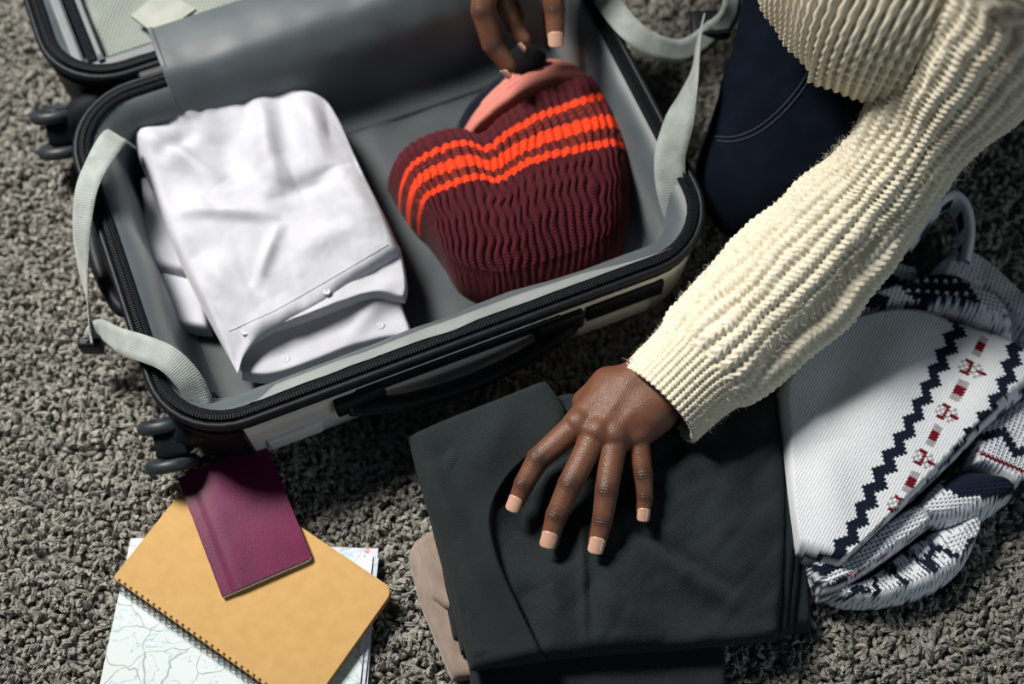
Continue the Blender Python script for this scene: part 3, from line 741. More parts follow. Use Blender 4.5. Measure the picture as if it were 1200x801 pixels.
top_r = [(Uz(600, 560), Uz(660, 670), .018, -.007), (Uz(585, 700), Uz(640, 760), .012, -.003),
         (Uz(680, 610), Uz(686, 765), .0035, .0028), (Uz(690, 640), Uz(692, 760), .008, -.002),
         (Uz(745, 628), Uz(870, 722), .009, .006), (Uz(735, 612), Uz(862, 700), .008, -.006), (Uz(790, 540), Uz(880, 560), .016, .004), (Uz(820, 600), Uz(900, 720), .018, .004),
         (Uz(640, 660), Uz(655, 750), .012, .004), (Uz(690, 690), Uz(780, 745), .014, .004), (Uz(720, 700), Uz(900, 730), .02, -.003)]
slab('upper_leg', PX(.044, (550, 784), (600, 776), (700, 766), (800, 759), (912, 749)), PX(.044, (912, 749), (918, 680), (920, 600), (918, 530), (911, 463)), PX(.044, (478, 513), (560, 482), (650, 476), (720, 476), (800, 470), (911, 463)), PX(.044, (550, 784), (537, 720), (518, 650), (497, 585), (478, 513)), .036, .022, .012, M_trs, tr, .0035,
     lambda X, Y, u, v: 2.3 * ridges(X, Y, top_r) + .008 * fbm(X / .05, Y / .05, 71, 3) + .006 * np.abs(fbm((X + Y) / .09, (Y - X) / .035, 77, 2)))
slab('folded_leg', PX(.056, (551, 785), (575, 781), (610, 776), (640, 771)), PX(.060, (640, 771), (610, 712), (584, 650), (578, 600), (600, 558), (640, 525), (668, 494), (641, 446)), PX(.058, (478, 512), (520, 493), (580, 470), (641, 446)), PX(.050, (551, 785), (537, 720), (518, 650), (497, 585), (478, 512)), .046, lambda X, Y, u, v: .006 + .020 * u + .010 * smooth01((v - .45) / .4), (.010, .013, .010, .010), M_trs, tr, .0035,
     lambda X, Y, u, v: .006 * fbm(X / .06, Y / .06, 72, 2) + 1.3 * ridges(X, Y, [(Uz(505, 545), Uz(548, 660), .014, .006), (Uz(530, 640), Uz(600, 750), .012, .006), (Uz(600, 480), Uz(560, 560), .016, .006), (Uz(520, 520), Uz(535, 600), .012, -.004)]))
slab('folded_edge', PX(.05, (655, 500), (690, 498), (712, 500)), PX(.05, (712, 500), (700, 475), (682, 465)), PX(.05, (650, 462), (668, 460), (682, 465)), PX(.05, (655, 500), (660, 480), (650, 462)), .036, .020, .008, M_trs, tr, .004, trw(73, .003))

# ---------------- taupe top underneath
M_taupe = weave('taupe_jersey', (.20, .150, .125), (.30, .235, .20), .0012, .0016, rough=.9, bump=.3, sheen=.3, cscale=50, contrast=.3)
tp = empty('jersey_shirt', tuple(U(520, 700, 0)))
tag(tp, 'folded taupe jersey garment peeking out from under the charcoal trousers', 'shirt')
slab('body_panel', PX(.01, (530, 797), (580, 790), (640, 780)), PX(.01, (640, 780), (630, 700), (610, 620)), PX(.01, (478, 650), (492, 628), (540, 610), (610, 620)), PX(.01, (530, 797), (510, 750), (490, 700), (478, 650)), .002, .014, .008, M_taupe, tp, .004, lambda X, Y, u, v: .004 * fbm(X / .03, Y / .06, 80, 3) + ridges(X, Y, [(U(495, 640, .01), U(520, 720, .01), .006, .004)]))
slab('sleeve_fold', PX(.02, (505, 700), (530, 715), (560, 700)), PX(.02, (560, 700), (540, 650), (530, 620)), PX(.02, (488, 632), (500, 627), (512, 634), (530, 620)), PX(.02, (505, 700), (494, 668), (488, 632)), .012, .010, .006, M_taupe, tp, .004, lambda X, Y, u, v: .003 * fbm(X / .02, Y / .05, 81, 3))

# ---------------- white shirt in the suitcase
M_shirt = weave('white_poplin', (.385, .395, .445), (.45, .46, .51), .0008, .0008, rough=.85, bump=.1, sheen=.15, dist=.0003, cscale=30, contrast=.1)
M_blue = weave('pale_blue_lining', (.42, .52, .72), (.50, .60, .78), .0008, .0008, rough=.85, bump=.1, sheen=.15, dist=.0003, cscale=30, contrast=.1)
M_button = plain('shirt_button', (.36, .37, .41), .5, c2=(.42, .43, .47), scale=200)
sh = empty('folded_shirt', tuple(U(310, 300, .016)))
tag(sh, 'folded white button shirt packed in the suitcase', 'shirt')
Us = lambda x, y: U(x, y, .08)
sr = [(Us(305, 108), Us(325, 235), .012, .007), (Us(350, 105), Us(385, 205), .016, .008), (Us(155, 150), Us(262, 215), .012, .006), (Us(200, 250), Us(330, 255), .007, .0035), (Us(185, 190), Us(230, 150), .010, -.004),
      (Us(330, 260), Us(300, 340), .006, .003), (Us(250, 130), Us(290, 220), .018, -.006), (Us(400, 200), Us(450, 300), .020, .006), (Us(330, 230), Us(400, 210), .010, -.004), (Us(230, 300), Us(300, 360), .010, .003), (Us(340, 300), Us(420, 270), .012, .003), (Us(200, 140), Us(235, 135), .006, .003)]
lower_r = PX(.06, (484, 389), (480, 375), (471, 352), (466, 330))
# left-hand sleeve and cuff pieces
slab('sleeve_fold', PX(.05, (150, 306), (175, 312), (230, 320)), PX(.05, (230, 320), (225, 270), (200, 205)), PX(.05, (163, 205), (180, 203), (200, 205)), PX(.05, (150, 306), (155, 275), (164, 250), (163, 205)), .030, .022, .008, M_shirt, sh, .004, lambda X, Y, u, v: .004 * fbm(X / .03, Y / .03, 90, 2))
slab('cuff', PX(.045, (168, 368), (200, 378), (246, 386)), PX(.045, (246, 386), (240, 355), (228, 325)), PX(.045, (171, 315), (190, 316), (228, 325)), PX(.045, (168, 368), (168, 340), (171, 315)), .030, .016, .006, M_shirt, sh, .004, lambda X, Y, u, v: .003 * fbm(X / .03, Y / .03, 91, 2))
slab('cuff_lining', PX(.033, (176, 374), (210, 384), (247, 388)), PX(.033, (247, 388), (244, 375), (240, 365)), PX(.033, (172, 360), (200, 366), (240, 365)), PX(.033, (176, 374), (174, 366), (172, 360)), .020, .013, .004, M_blue, sh, .004)
# body panels from the bottom up
slab('back_panel', PX(.03, (288, 436), (330, 438), (400, 412), (470, 398)), PX(.03, (470, 398), (462, 330), (440, 240), (402, 165)), PX(.03, (165, 150), (250, 125), (330, 112), (402, 165)), PX(.03, (288, 436), (250, 372), (200, 290), (165, 150)), .018, .028, .014, M_shirt, sh, .006, trw(92, .004))
slab('front_panel', PX(.050, (281, 438), (312, 441), (340, 434), (375, 420), (406, 407), (445, 396), (484, 390)), lower_r, PX(.06, (284, 400), (330, 375), (400, 340), (466, 330)), PX(.05, (281, 438), (279, 420), (284, 400)), .034, lambda X, Y, u, v: .018 + .018 * smooth01((v - .3) / .7), .004, M_shirt, sh, .003,
     lambda X, Y, u, v: .003 * fbm(X / .04, Y / .04, 93, 3) + ridges(X, Y, [(U(405, 400, .05), U(455, 352, .05), .008, .004), (U(300, 410, .05), U(400, 370, .05), .010, -.004)]))
slab('middle_panel', PX(.070, (322, 384), (352, 374), (408, 354), (440, 346), (474, 350)), PX(.070, (474, 350), (477, 335), (474, 310), (468, 285)), PX(.070, (290, 380), (350, 340), (410, 310), (468, 285)), PX(.07, (322, 384), (306, 384), (290, 380)), .060, .014, .004, M_shirt, sh, .004, lambda X, Y, u, v: .004 * fbm(X / .04, Y / .04, 94, 3) + ridges(X, Y, [(U(340, 395, .07), U(350, 372, .07), .004, .003), (U(410, 360, .07), U(470, 330, .07), .008, .003)]))
def up_T(X, Y, u, v): return .030 + .008 * np.sin(v * math.pi) * np.sin(u * math.pi)
slab('upper_panel', PX(.080, (277, 434), (285, 413), (302, 396), (337, 377), (375, 356), (417, 331), (472, 301)), PX(.075, (472, 301, .072), (458, 262, .072), (432, 212, .075), (404, 158, .075)), PX(.075, (148, 138), (200, 126), (260, 113), (312, 101), (346, 99), (382, 114), (404, 158)), PX(.075, (277, 434), (250, 384), (222, 330), (196, 275), (174, 215), (153, 165), (148, 138)),
     lambda X, Y, u, v: .050 + .018 * smooth01((.25 - v) / .25), lambda X, Y, u, v: up_T(X, Y, u, v) - .018 * smooth01((.25 - v) / .25) - .012 * np.exp(-(u / .16) ** 2 - (v / .10) ** 2), .014, M_shirt, sh, .003,
     lambda X, Y, u, v: 2.4 * ridges(X, Y, sr) + .014 * fbm(X / .075, Y / .075, 95, 2) + .009 * np.abs(fbm((X * .9 + Y * .45) / .035, (Y * .9 - X * .45) / .12, 97, 2)) + .0018 * np.abs(fbm(X / .018 + Y / .05, Y / .02, 96, 3)), power=.5)
# hem seam and buttons
up_o = [c for c in sh.children if c.name.startswith('upper_panel')][0]; fr_o = [c for c in sh.children if c.name.startswith('front_panel')][0]
def seam(o, pts, r=.0006, name='hem_stitch', mat=None, n=60):
    C = catmull(np.array(pts, float), n); P = [hit(o, *c, lift=.0001) for c in C]; P = [p for p in P if p is not None]
    V, F = tube(np.array(P), r, 5); return mk(name, V, F, mat or M_shirt, o)
seam(up_o, [(268, 388), (290, 378), (325, 362), (362, 341), (405, 316), (455, 286)])
seam(up_o, [(285, 420), (304, 400), (340, 380), (378, 359), (420, 334), (462, 308)], .0008, 'folded_hem')
for o, px, py in ((up_o, 287, 388), (up_o, 383, 341), (fr_o, 446, 381), (fr_o, 335, 420)):
    c = hit(o, px, py, .0006)
    if c is None: continue
    a = np.linspace(0, 2 * math.pi, 16, endpoint=False); ring = np.stack([np.cos(a), np.sin(a), 0 * a], 1)
    V, F = loft([c + ring * .0036 + [0, 0, -.001], c + ring * .0038 + [0, 0, -.0002], c + ring * .0034 + [0, 0, .0002], c + ring * .0026, c + ring * .0005], True, True)
    mk('shirt_button', V, F, M_button, o)
# ---------------- knit hats
def rib_hat(name, label, b, r, t, l, zb, T, rad, nrib, amp, colfn, mat, wav=.0, step=.0016, extra=None, along='u', stitch=.0009, power=.5):
    root = empty(name, tuple(np.mean(np.asarray(b), 0) * [1, 1, 0] + [0, 0, .02])); tag(root, label, 'hat', 'knit hats in the suitcase')
    Lu = [None]
    def wr(X, Y, u, v):
        q = (u if along == 'u' else v)
        w = q * nrib + wav * (.17 * np.sin(v * 48 + 9 * vnoise(u * 7, v * 3, 35)) * smooth01((.72 - v) / .2) + 1.0 * fbm(u * 6, v * 6, 33, 2))
        rib = np.abs(np.sin(math.pi * w)) ** .6
        z = amp * (rib - .7)
        ln = (v if along == 'u' else u)
        z = z + stitch * np.cos(2 * math.pi * ln * 70) * rib
        if extra is not None: z = z + extra(X, Y, u, v)
        return z
    o = slab('knit_body', b, r, t, l, zb, T, rad, mat, root, step, wr, colfn, power=power)
    return root, o
M_knit = attr_mat('dyed_knit', var=.22)
# dark hat right at the back, then pink, then maroon in front
navy = np.array((.010, .014, .022)); pink = np.array((.56, .21, .175)); pinkd = np.array((.50, .175, .145))
zt = .044
hr, _ = rib_hat('knit_hat', 'dark navy knit hat with a black bobble behind the pink hat', PX(zt, (545, 175), (600, 140), (690, 110)), PX(zt, (690, 110), (680, 90), (660, 76)), PX(zt, (533, 146), (556, 112), (590, 84), (625, 72), (660, 76)), PX(zt, (545, 175), (537, 162), (533, 146)), .020, .045, .02, 14, .002, lambda X, Y, a, b: np.broadcast_to(navy, X.shape + (3,)), M_knit, along='v')
# bobble
nb_, mb_ = 22, 16
th, ph = np.meshgrid(np.linspace(0, 2 * math.pi, nb_, endpoint=False), np.linspace(.05, math.pi - .05, mb_), indexing='ij')
rr = .0165 * (1 + .14 * (hash2(np.arange(nb_)[:, None] + 0 * ph, np.arange(mb_)[None] + 0 * ph, 4) - .5))
c = U(617, 70, .080)
V = np.stack([c[0] + rr * 1.25 * np.cos(th) * np.sin(ph), c[1] + rr * np.sin(th) * np.sin(ph), c[2] + rr * np.cos(ph)], -1).reshape(-1, 3)
mk('bobble', V, gridF(nb_, mb_, cu=True)[:, ::-1], attr_mat('bobble_wool'), hr, True, None, np.broadcast_to(np.array((.006, .006, .008)), V.shape))
zt = .058
rib_hat('knit_hat', 'pink rib-knit hat tucked inside the maroon hat', PX(zt, (548, 166), (575, 153), (605, 136), (650, 112), (708, 96)), PX(zt, (708, 96), (704, 90), (694, 82)), PX(zt, (538, 146), (563, 108), (604, 75), (650, 61), (694, 82)), PX(zt, (548, 166), (541, 160), (538, 146)), .03, lambda X, Y, u, v: .030 + .036 * np.sin(math.pi * np.clip(.12 + .80 * u, 0, 1)), (.020, .030, .006, .036), 6, .0042,
        lambda X, Y, a, b: np.where((np.sin(b * 2400) > .2)[..., None], pink, pinkd), M_knit, wav=.3, along='v', stitch=.0004)
maroon = np.array((.066, .0100, .0150)); orange = np.array((.80, .055, .016)); rust = np.array((.165, .022, .014))
cuff_t = PX(.076, (450, 199), (470, 178), (500, 160), (535, 150), (562, 156), (585, 138), (620, 116), (660, 97), (690, 88), (716, 85))
crown = PX(.045, (520, 302), (536, 328), (560, 342), (592, 346), (650, 332), (705, 311), (734, 278))
lft = PX(.06, (520, 302, .045), (497, 268, .055), (474, 240, .065), (450, 199, .076))
rgt = PX(.06, (734, 278, .045), (741, 230, .055), (739, 160, .065), (716, 85, .076))
def maroon_col(X, Y, um, vm):
    u = um / um.max(); v = vm / vm.max(); f = 1 - v
    jag = .010 * (hash2(np.floor(u * 64), np.zeros_like(u), 3) - .5)
    K = [0, .15, .35, .55, 1]
    f1 = np.interp(u, K, [.255, .20, .155, .165, .205]); f2 = np.interp(u, K, [.42, .335, .275, .285, .375]); f3 = np.interp(u, K, [.57, .465, .38, .385, .51])
    c = np.broadcast_to(maroon, X.shape + (3,)).copy()
    f = f + jag
    tr_ = np.abs(np.sin(math.pi * u * 29)) > .45
    def put(mask, cc): c[mask] = cc
    put((f > f1 + .02) & (f < f2 - .03) & tr_ & (np.sin((f - f1) * 200) > -.3), rust)
    put((f > f2 + .03) & (f < f3 - .015) & tr_, rust)
    put(np.abs(f - f1) < .021, orange); put(np.abs(f - f2) < .036, orange); put(np.abs(f - f3) < .020, orange)
    return c
dip = lambda X, Y, u, v: -.0045 * np.exp(-((u - .38) / .08) ** 2) * smooth01((v - .35) / .5) + .002 * np.exp(-((u - .2) / .13) ** 2) * v + .004 * np.exp(-((u - .65) / .2) ** 2) * v + .005 * fbm(X / .05, Y / .05, 44, 2)
rib_hat('knit_hat', 'maroon rib-knit hat with bright orange stripes', crown, rgt, cuff_t, lft, lambda X, Y, u, v: .020 + .016 * v, lambda X, Y, u, v: (.052 + .016 * np.sin(math.pi * np.clip(v, 0, 1))), (.040, .040, .085, .007), 29, .0052, maroon_col, M_knit, wav=.9, step=.0009, extra=dip, stitch=.0006, power=.45)
# ---------------- white patterned jumper
M_nord = attr_mat('jumper_wool', var=.10, bscale=700)
nj = empty('knit_jumper', tuple(U(1050, 500, 0)))
tag(nj, 'white knit jumper with navy zigzags and red dots, bundled on the carpet', 'jumper')
WHT, NVY, RED, GRY = np.array((.66, .69, .74)), np.array((.007, .012, .026)), np.array((.13, .006, .014)), np.array((.33, .31, .33))
SW, SH = .0033, .0027
def frame(p0, p1, z):
    a, b = U(*p0, z)[:2], U(*p1, z)[:2]; A = (b - a) / np.linalg.norm(b - a); B = np.array([-A[1], A[0]])
    return a, A, B
def st(X, Y, fr, wx=0.0):
    d0, d1 = X - fr[0][0], Y - fr[0][1]
    return d0 * fr[1][0] + d1 * fr[1][1], d0 * fr[2][0] + d1 * fr[2][1]
def quant(s, t):
    i = np.floor(s / SW); f = np.abs(s / SW - i - .5); j = np.floor(t / SH + f * 1.0)
    return i.astype(int), j.astype(int)
def tri(i, per): k = np.mod(i, per); return np.minimum(k, per - k)
def band(i, j):
    """colour code of the yoke band; j counts courses from the first zigzag"""
    c = np.zeros(i.shape, int)
    z = tri(i, 6)
    c[(j >= z - 1) & (j <= z + 3)] = 1
    c[(j >= 20 + z) & (j <= 24 + z)] = 1
    k = np.mod(i, 16); mid = 12
    c[(np.abs(k - 4) <= 3) & (np.abs(j - mid) <= 1) & (np.abs(k - 4) >= 1)] = 3
    c[(np.abs(k - 4) <= 1) & (np.abs(j - mid) <= 1)] = 2
    c[(np.abs(k - 12) <= 2) & (np.abs(j - mid) <= 3) & ((i + j) % 2 == 0)] = 3
    c[((np.abs(k - 12) <= 0) & (np.abs(j - mid - 3) <= 1)) | ((np.abs(np.abs(k - 12) - 2) <= 0) & (np.abs(j - mid + 1) <= 1)) | ((np.abs(k - 12) <= 1) & (np.abs(j - mid) <= 0))] = 2
    c[(j >= 34) & (j <= 36) & (np.mod(i, 8) < 4)] = 1
    c[(j >= 37) & (j <= 39) & (np.mod(i + 3, 8) < 5)] = 1
    return c
def flakes(i, j):
    """big navy motifs with zigzag rows between"""
    c = np.zeros(i.shape, int); z = tri(i, 8); jj = np.mod(j, 40)
    c[(jj >= z) & (jj <= z + 2)] = 1
    x = tri(i, 26) - 13; y = jj - 22
    c[(np.abs(x) + np.abs(y) < 10) & ~((np.abs(x) + np.abs(y) < 6) & (np.abs(x) + np.abs(y) > 3))] = 1
    c[(np.abs(x) < 2) & (np.abs(y) < 13)] = 1
    c[(jj == 37)] = 2
    return c
PAL = np.stack([WHT, NVY, RED, GRY])
SWF, SHF = .0043, .0037
def nordic(fr, code, sign=1, off=0.0, gaps=True, wall=1.0):
    def f(X, Y, um, vm):
        s, t = st(X, Y, fr); Z = CUR['z']; t = t * sign + off + wall * (Z - Z.max())
        if not gaps: i, j = quant(s, t); return PAL[code(i, j)]
        a, tt = s / SWF, np.abs((s / SWF) % 1.0 - .5); b = t / SHF + tt * 1.0
        i, j = np.floor(a).astype(int), np.floor(b).astype(int); c = code(i, j)
        gap = (tt > .33) & (np.abs((b % 1.0) - .5) < .27) & (c == 0)      # navy floats showing between the stitches
        return np.where(gap[..., None], PAL[1] * 5 + .02, PAL[c])
    return f
def nord_disp(fr, amp=.0006):
    def f(X, Y, u, v):
        s, t = st(X, Y, fr); k = 1.0 if fr is fm else 1.3; return amp * stitchV(s / (SW if fr is fm else SWF), t / (SH if fr is fm else SHF))
    return f
fm = frame((1127, 380), (983, 655), .06)      # direction of the zigzag rows; t grows to the right of it in the picture
Un = lambda x, y, z=.06: U(x, y, z)
main_r = [(Un(960, 520), Un(985, 640), .02, .006), (Un(1080, 370), Un(1000, 520), .03, .008), (Un(950, 480), Un(1000, 440), .02, -.004), (Un(1180, 420), Un(1130, 500), .02, .005)]
slab('body_panel', PX(.055, (936, 645), (955, 655), (985, 662)), PX(.055, (985, 662), (1040, 612), (1100, 556), (1150, 508), (1240, 430)), PX(.055, (960, 395), (1010, 368), (1075, 358), (1130, 376), (1190, 396), (1240, 430)), PX(.055, (936, 645), (926, 590), (918, 520), (915, 450), (960, 395)),
     .026, .038, .014, M_nord, nj, .0008, lambda X, Y, u, v: ridges(X, Y, main_r) + nord_disp(fm, .0008)(X, Y, u, v) + .004 * fbm(X / .08, Y / .08, 101, 2), nordic(fm, band, 1, 0, False, -1.0), power=.5)
# lower roll: sleeve tucked under, seen from its patterned side
f2 = frame((945, 655), (1085, 600), .04)
slab('sleeve_fold', PX(.035, (962, 700), (985, 692), (1030, 660), (1095, 612)), PX(.035, (1095, 612), (1092, 598), (1080, 585)), PX(.035, (940, 640), (985, 655), (1035, 612), (1080, 585)), PX(.035, (962, 700), (948, 672), (940, 640)), .010, .034, .012, M_nord, nj, .00075, lambda X, Y, u, v: nord_disp(f2, .0018)(X, Y, u, v) + .003 * fbm(X / .03, Y / .03, 102, 2), nordic(f2, lambda i, j: np.where((i < 6) & (tri(j, 5) < 2), 1, np.where(j == -9, 2, 0)), 1))
f3 = frame((985, 705), (1140, 640), .03)
slab('cuff_roll', PX(.02, (955, 690), (985, 707), (1040, 708), (1092, 694), (1130, 664), (1146, 625)), PX(.02, (1146, 625), (1148, 608), (1138, 597)), PX(.02, (990, 690), (1030, 668), (1075, 632), (1138, 597)), PX(.02, (955, 690), (970, 690), (990, 690)), .003, lambda X, Y, u, v: .030 * (1 - .55 * np.exp(-((u - .45) / .22) ** 2) * smooth01((v - .25) / .4)), .010, M_nord, nj, .00075, lambda X, Y, u, v: nord_disp(f3, .0018)(X, Y, u, v) + .004 * fbm(X / .03, Y / .03, 103, 2), nordic(f3, lambda i, j: np.where(((j < -1 + tri(i, 7)) & (j > tri(i, 7) - 4)) | (j < -13 + tri(i, 4)), 1, 0), 1, .001))
f4 = frame((1080, 575), (1190, 565), .04)
slab('patterned_fold', PX(.045, (1085, 604), (1120, 612), (1160, 600), (1192, 578)), PX(.045, (1192, 578), (1194, 566), (1180, 556)), PX(.045, (1075, 592), (1105, 556), (1140, 545), (1180, 556)), PX(.045, (1085, 604), (1078, 598), (1075, 592)), .012, .036, .010, M_nord, nj, .00075, lambda X, Y, u, v: nord_disp(f4, .0016)(X, Y, u, v) + .004 * fbm(X / .03, Y / .03, 104, 2), nordic(f4, lambda i, j: np.where((np.abs(j + 1 + np.floor((i - 12) * .15)) < 6 - np.abs(i - 16) * .22), 1, 0), 1))
f5 = frame((1150, 500), (1195, 520), .04)
slab('patterned_fold', PX(.035, (1135, 545), (1160, 552), (1192, 570), (1230, 560)), PX(.035, (1230, 560), (1235, 500), (1240, 440)), PX(.035, (1140, 515), (1165, 490), (1200, 462), (1240, 440)), PX(.035, (1135, 545), (1136, 530), (1140, 515)), .008, .036, .012, M_nord, nj, .00075, lambda X, Y, u, v: nord_disp(f5, .0016)(X, Y, u, v) + .006 * fbm(X / .025, Y / .025, 105, 2), nordic(f5, flakes, 1, .02))
# folds at the back, the collar standing up
f6 = frame((1020, 330), (1190, 390), .05)
slab('back_fold', PX(.05, (985, 392), (1040, 372), (1100, 372), (1150, 388), (1196, 400)), PX(.05, (1196, 400), (1190, 372), (1165, 345)), PX(.05, (1010, 345), (1060, 325), (1110, 315), (1165, 345)), PX(.05, (985, 392), (995, 368), (1010, 345)), .010, .050, .018, M_nord, nj, .0012, lambda X, Y, u, v: nord_disp(f6, .0005)(X, Y, u, v) + ridges(X, Y, [(Un(1040, 360), Un(1090, 350), .012, -.008), (Un(1090, 330), Un(1170, 375), .014, .008)]), nordic(f6, lambda i, j: np.where(((np.abs(i - 12) + np.abs(j - 2) * 1.3 < 12) & ((i * 3 + j) % 7 != 0)) | ((np.abs(j + 9) < 3) & (np.mod(i, 9) < 5) & (i < 30)), 1, 0), 1))
slab('back_fold', PX(.03, (1090, 330), (1150, 345), (1195, 395), (1230, 420)), PX(.03, (1230, 420), (1232, 385), (1215, 360)), PX(.03, (1125, 290), (1150, 300), (1180, 328), (1215, 360)), PX(.03, (1090, 330), (1100, 305), (1125, 290)), .004, .036, .014, M_nord, nj, .0012, lambda X, Y, u, v: nord_disp(f6, .0005)(X, Y, u, v) + .004 * fbm(X / .03, Y / .03, 107, 2), nordic(f6, lambda i, j: np.where((i > 34) & (tri(j, 6) == np.mod(i, 4)), 1, 0), 1))
slab('back_fold', PX(.03, (1000, 360), (1040, 350), (1080, 340)), PX(.03, (1080, 340), (1075, 310), (1060, 285)), PX(.03, (1035, 300), (1050, 290), (1060, 285)), PX(.03, (1000, 360), (1015, 330), (1035, 300)), .004, .042, .016, M_nord, nj, .0012, lambda X, Y, u, v: nord_disp(f6, .0005)(X, Y, u, v), nordic(f6, lambda i, j: np.where((np.abs(i - 4) < 5) & (np.mod(j, 9) < 5), 1, 0), 1))
# collar: a knitted band looped upright
path = catmull(PX(.04, (1050, 300, .05), (1075, 268, .06), (1097, 238, .07), (1118, 224, .075), (1134, 238, .07), (1139, 268, .06), (1133, 305, .05)), 150)
wv = np.linspace(0, 1, 26); Wd = .042
tang = np.gradient(path, axis=0); tang /= np.linalg.norm(tang, axis=1)[:, None]
nrm = np.cross(tang, [0, 0, 1.0]); nrm /= np.linalg.norm(nrm, axis=1)[:, None]
s = np.r_[0, np.cumsum(np.linalg.norm(np.diff(path, axis=0), axis=1))]
SS, WW = np.meshgrid(s, wv * Wd, indexing='ij')
ribd = .0011 * np.abs(np.sin(math.pi * WW / .0055))
prof = path[:, None] + np.array([0, 0, -1.0]) * WW[..., None]
th_ = .0058 * np.sqrt(np.clip(1 - (2 * wv - 1) ** 2, .05, 1))[None, :, None]
o1 = prof + nrm[:, None] * (th_ + ribd[..., None]); o2 = prof - nrm[:, None] * (th_ + ribd[..., None])
n1 = len(s); n2 = 26
V = np.concatenate([o1.reshape(-1, 3), o2.reshape(-1, 3)]); F = [tuple(f) for f in gridF(n1, n2)] + [tuple(f[::-1]) for f in gridF(n1, n2, off=n1 * n2)]
b_ = n1 * n2
F += [(i * n2, b_ + i * n2, b_ + (i + 1) * n2, (i + 1) * n2) for i in range(n1 - 1)]
F += [(i * n2 + n2 - 1, (i + 1) * n2 + n2 - 1, b_ + (i + 1) * n2 + n2 - 1, b_ + i * n2 + n2 - 1) for i in range(n1 - 1)]
ci = np.where(((np.mod(np.floor(SS / .004), 9) < 5) & (WW > .008) & (WW < .024)) | (WW > .034), 1, 0)
mk('collar', V, F, M_nord, nj, True, None, np.tile(PAL[ci].reshape(-1, 3), (2, 1)))
# ================================================================ person kneeling at the suitcase
def surface_nets(Fd, org, h):
    s = Fd < 0; nx, ny, nz = Fd.shape
    cnt = np.zeros((nx - 1, ny - 1, nz - 1), np.int8); 
    for a in (0, 1):
        for b in (0, 1):
            for c in (0, 1): cnt += s[a:nx - 1 + a, b:ny - 1 + b, c:nz - 1 + c]
    act = (cnt > 0) & (cnt < 8); idx = np.full(act.shape, -1, np.int64); I = np.argwhere(act); idx[act] = np.arange(len(I))
    acc = np.zeros((len(I), 3)); num = np.zeros(len(I)); cor = [(a, b, c) for a in (0, 1) for b in (0, 1) for c in (0, 1)]
    val = {c: Fd[I[:, 0] + c[0], I[:, 1] + c[1], I[:, 2] + c[2]] for c in cor}
    for c in cor:
        for ax in range(3):
            if c[ax] == 0:
                d = list(c); d[ax] = 1; d = tuple(d); f0, f1 = val[c], val[d]; m = (f0 < 0) != (f1 < 0)
                t = np.where(m, f0 / np.where(m, f0 - f1, 1), 0)
                p = np.tile(np.array(c, float), (len(I), 1)); p[:, ax] = t
                acc[m] += p[m]; num[m] += 1
    V = (I + acc / num[:, None]) * h + org
    Fs = []
    for ax in range(3):
        b, c = (ax + 1) % 3, (ax + 2) % 3
        sl0 = [slice(1, None)] * 3; sl1 = [slice(1, None)] * 3; sl0[ax] = slice(0, -1); sl1[ax] = slice(1, None)
        # interior edges only
        d = s[tuple(sl0)] != s[tuple(sl1)]; E = np.argwhere(d)
        if len(E) == 0: continue
        off = np.ones(3, int); off[ax] = 0; E = E + off
        ok = (E[:, b] < Fd.shape[b] - 1) & (E[:, c] < Fd.shape[c] - 1); E = E[ok]
        def g(db, dc):
            q = E.copy(); q[:, b] -= db; q[:, c] -= dc; return idx[q[:, 0], q[:, 1], q[:, 2]]
        q = np.stack([g(1, 1), g(0, 1), g(0, 0), g(1, 0)], 1)
        ins = s[E[:, 0], E[:, 1], E[:, 2]]
        q[~ins] = q[~ins][:, ::-1]; Fs.append(q)
    return V, np.concatenate(Fs)
def sdf_mesh(prims, h, pad=.02, mod=None):
    """prims: (a, b, ra, rb, k) round cones blended with a smooth minimum"""
    P = np.array([[*p[0]] for p in prims] + [[*p[1]] for p in prims]); R = max(max(p[2], p[3]) for p in prims)
    lo = P.min(0) - R - pad; hi = P.max(0) + R + pad; n = np.ceil((hi - lo) / h).astype(int) + 1
    ax = [lo[k] + h * np.arange(n[k]) for k in range(3)]
    Fd = np.full(n, .05)
    for a, b, ra, rb, k in prims:
        a, b = np.asarray(a, float), np.asarray(b, float); m = max(ra, rb) + k * 2 + .012
        sl = tuple(slice(max(int((min(a[d], b[d]) - m - lo[d]) / h), 0), min(int((max(a[d], b[d]) + m - lo[d]) / h) + 2, n[d])) for d in range(3))
        X = np.stack(np.meshgrid(ax[0][sl[0]], ax[1][sl[1]], ax[2][sl[2]], indexing='ij'), -1)
        ba = b - a; L2 = ba @ ba + 1e-12; t = np.clip(((X - a) @ ba) / L2, 0, 1)
        d = np.linalg.norm(X - a - t[..., None] * ba, axis=-1) - (ra + (rb - ra) * t)
        o = Fd[sl]; hh = np.clip(.5 + .5 * (o - d) / k, 0, 1)
        Fd[sl] = o + (d - o) * hh - k * hh * (1 - hh)
    return surface_nets(Fd, lo, h)
def smooth_mesh(V, F, it=2):
    n = len(V)
    for _ in range(it):
        S = np.zeros_like(V); c = np.zeros(n)
        for k in range(4):
            for o in (1, 3):
                np.add.at(S, F[:, k], V[F[:, (k + o) % 4]]); np.add.at(c, F[:, k], 1)
        V = .5 * V + .5 * S / c[:, None]
    return V
def vnormals(V, F):
    n = np.cross(V[F[:, 2]] - V[F[:, 0]], V[F[:, 3]] - V[F[:, 1]]); Nn = np.zeros_like(V)
    for k in range(4): np.add.at(Nn, F[:, k], n)
    return Nn / (np.linalg.norm(Nn, axis=1)[:, None] + 1e-12)

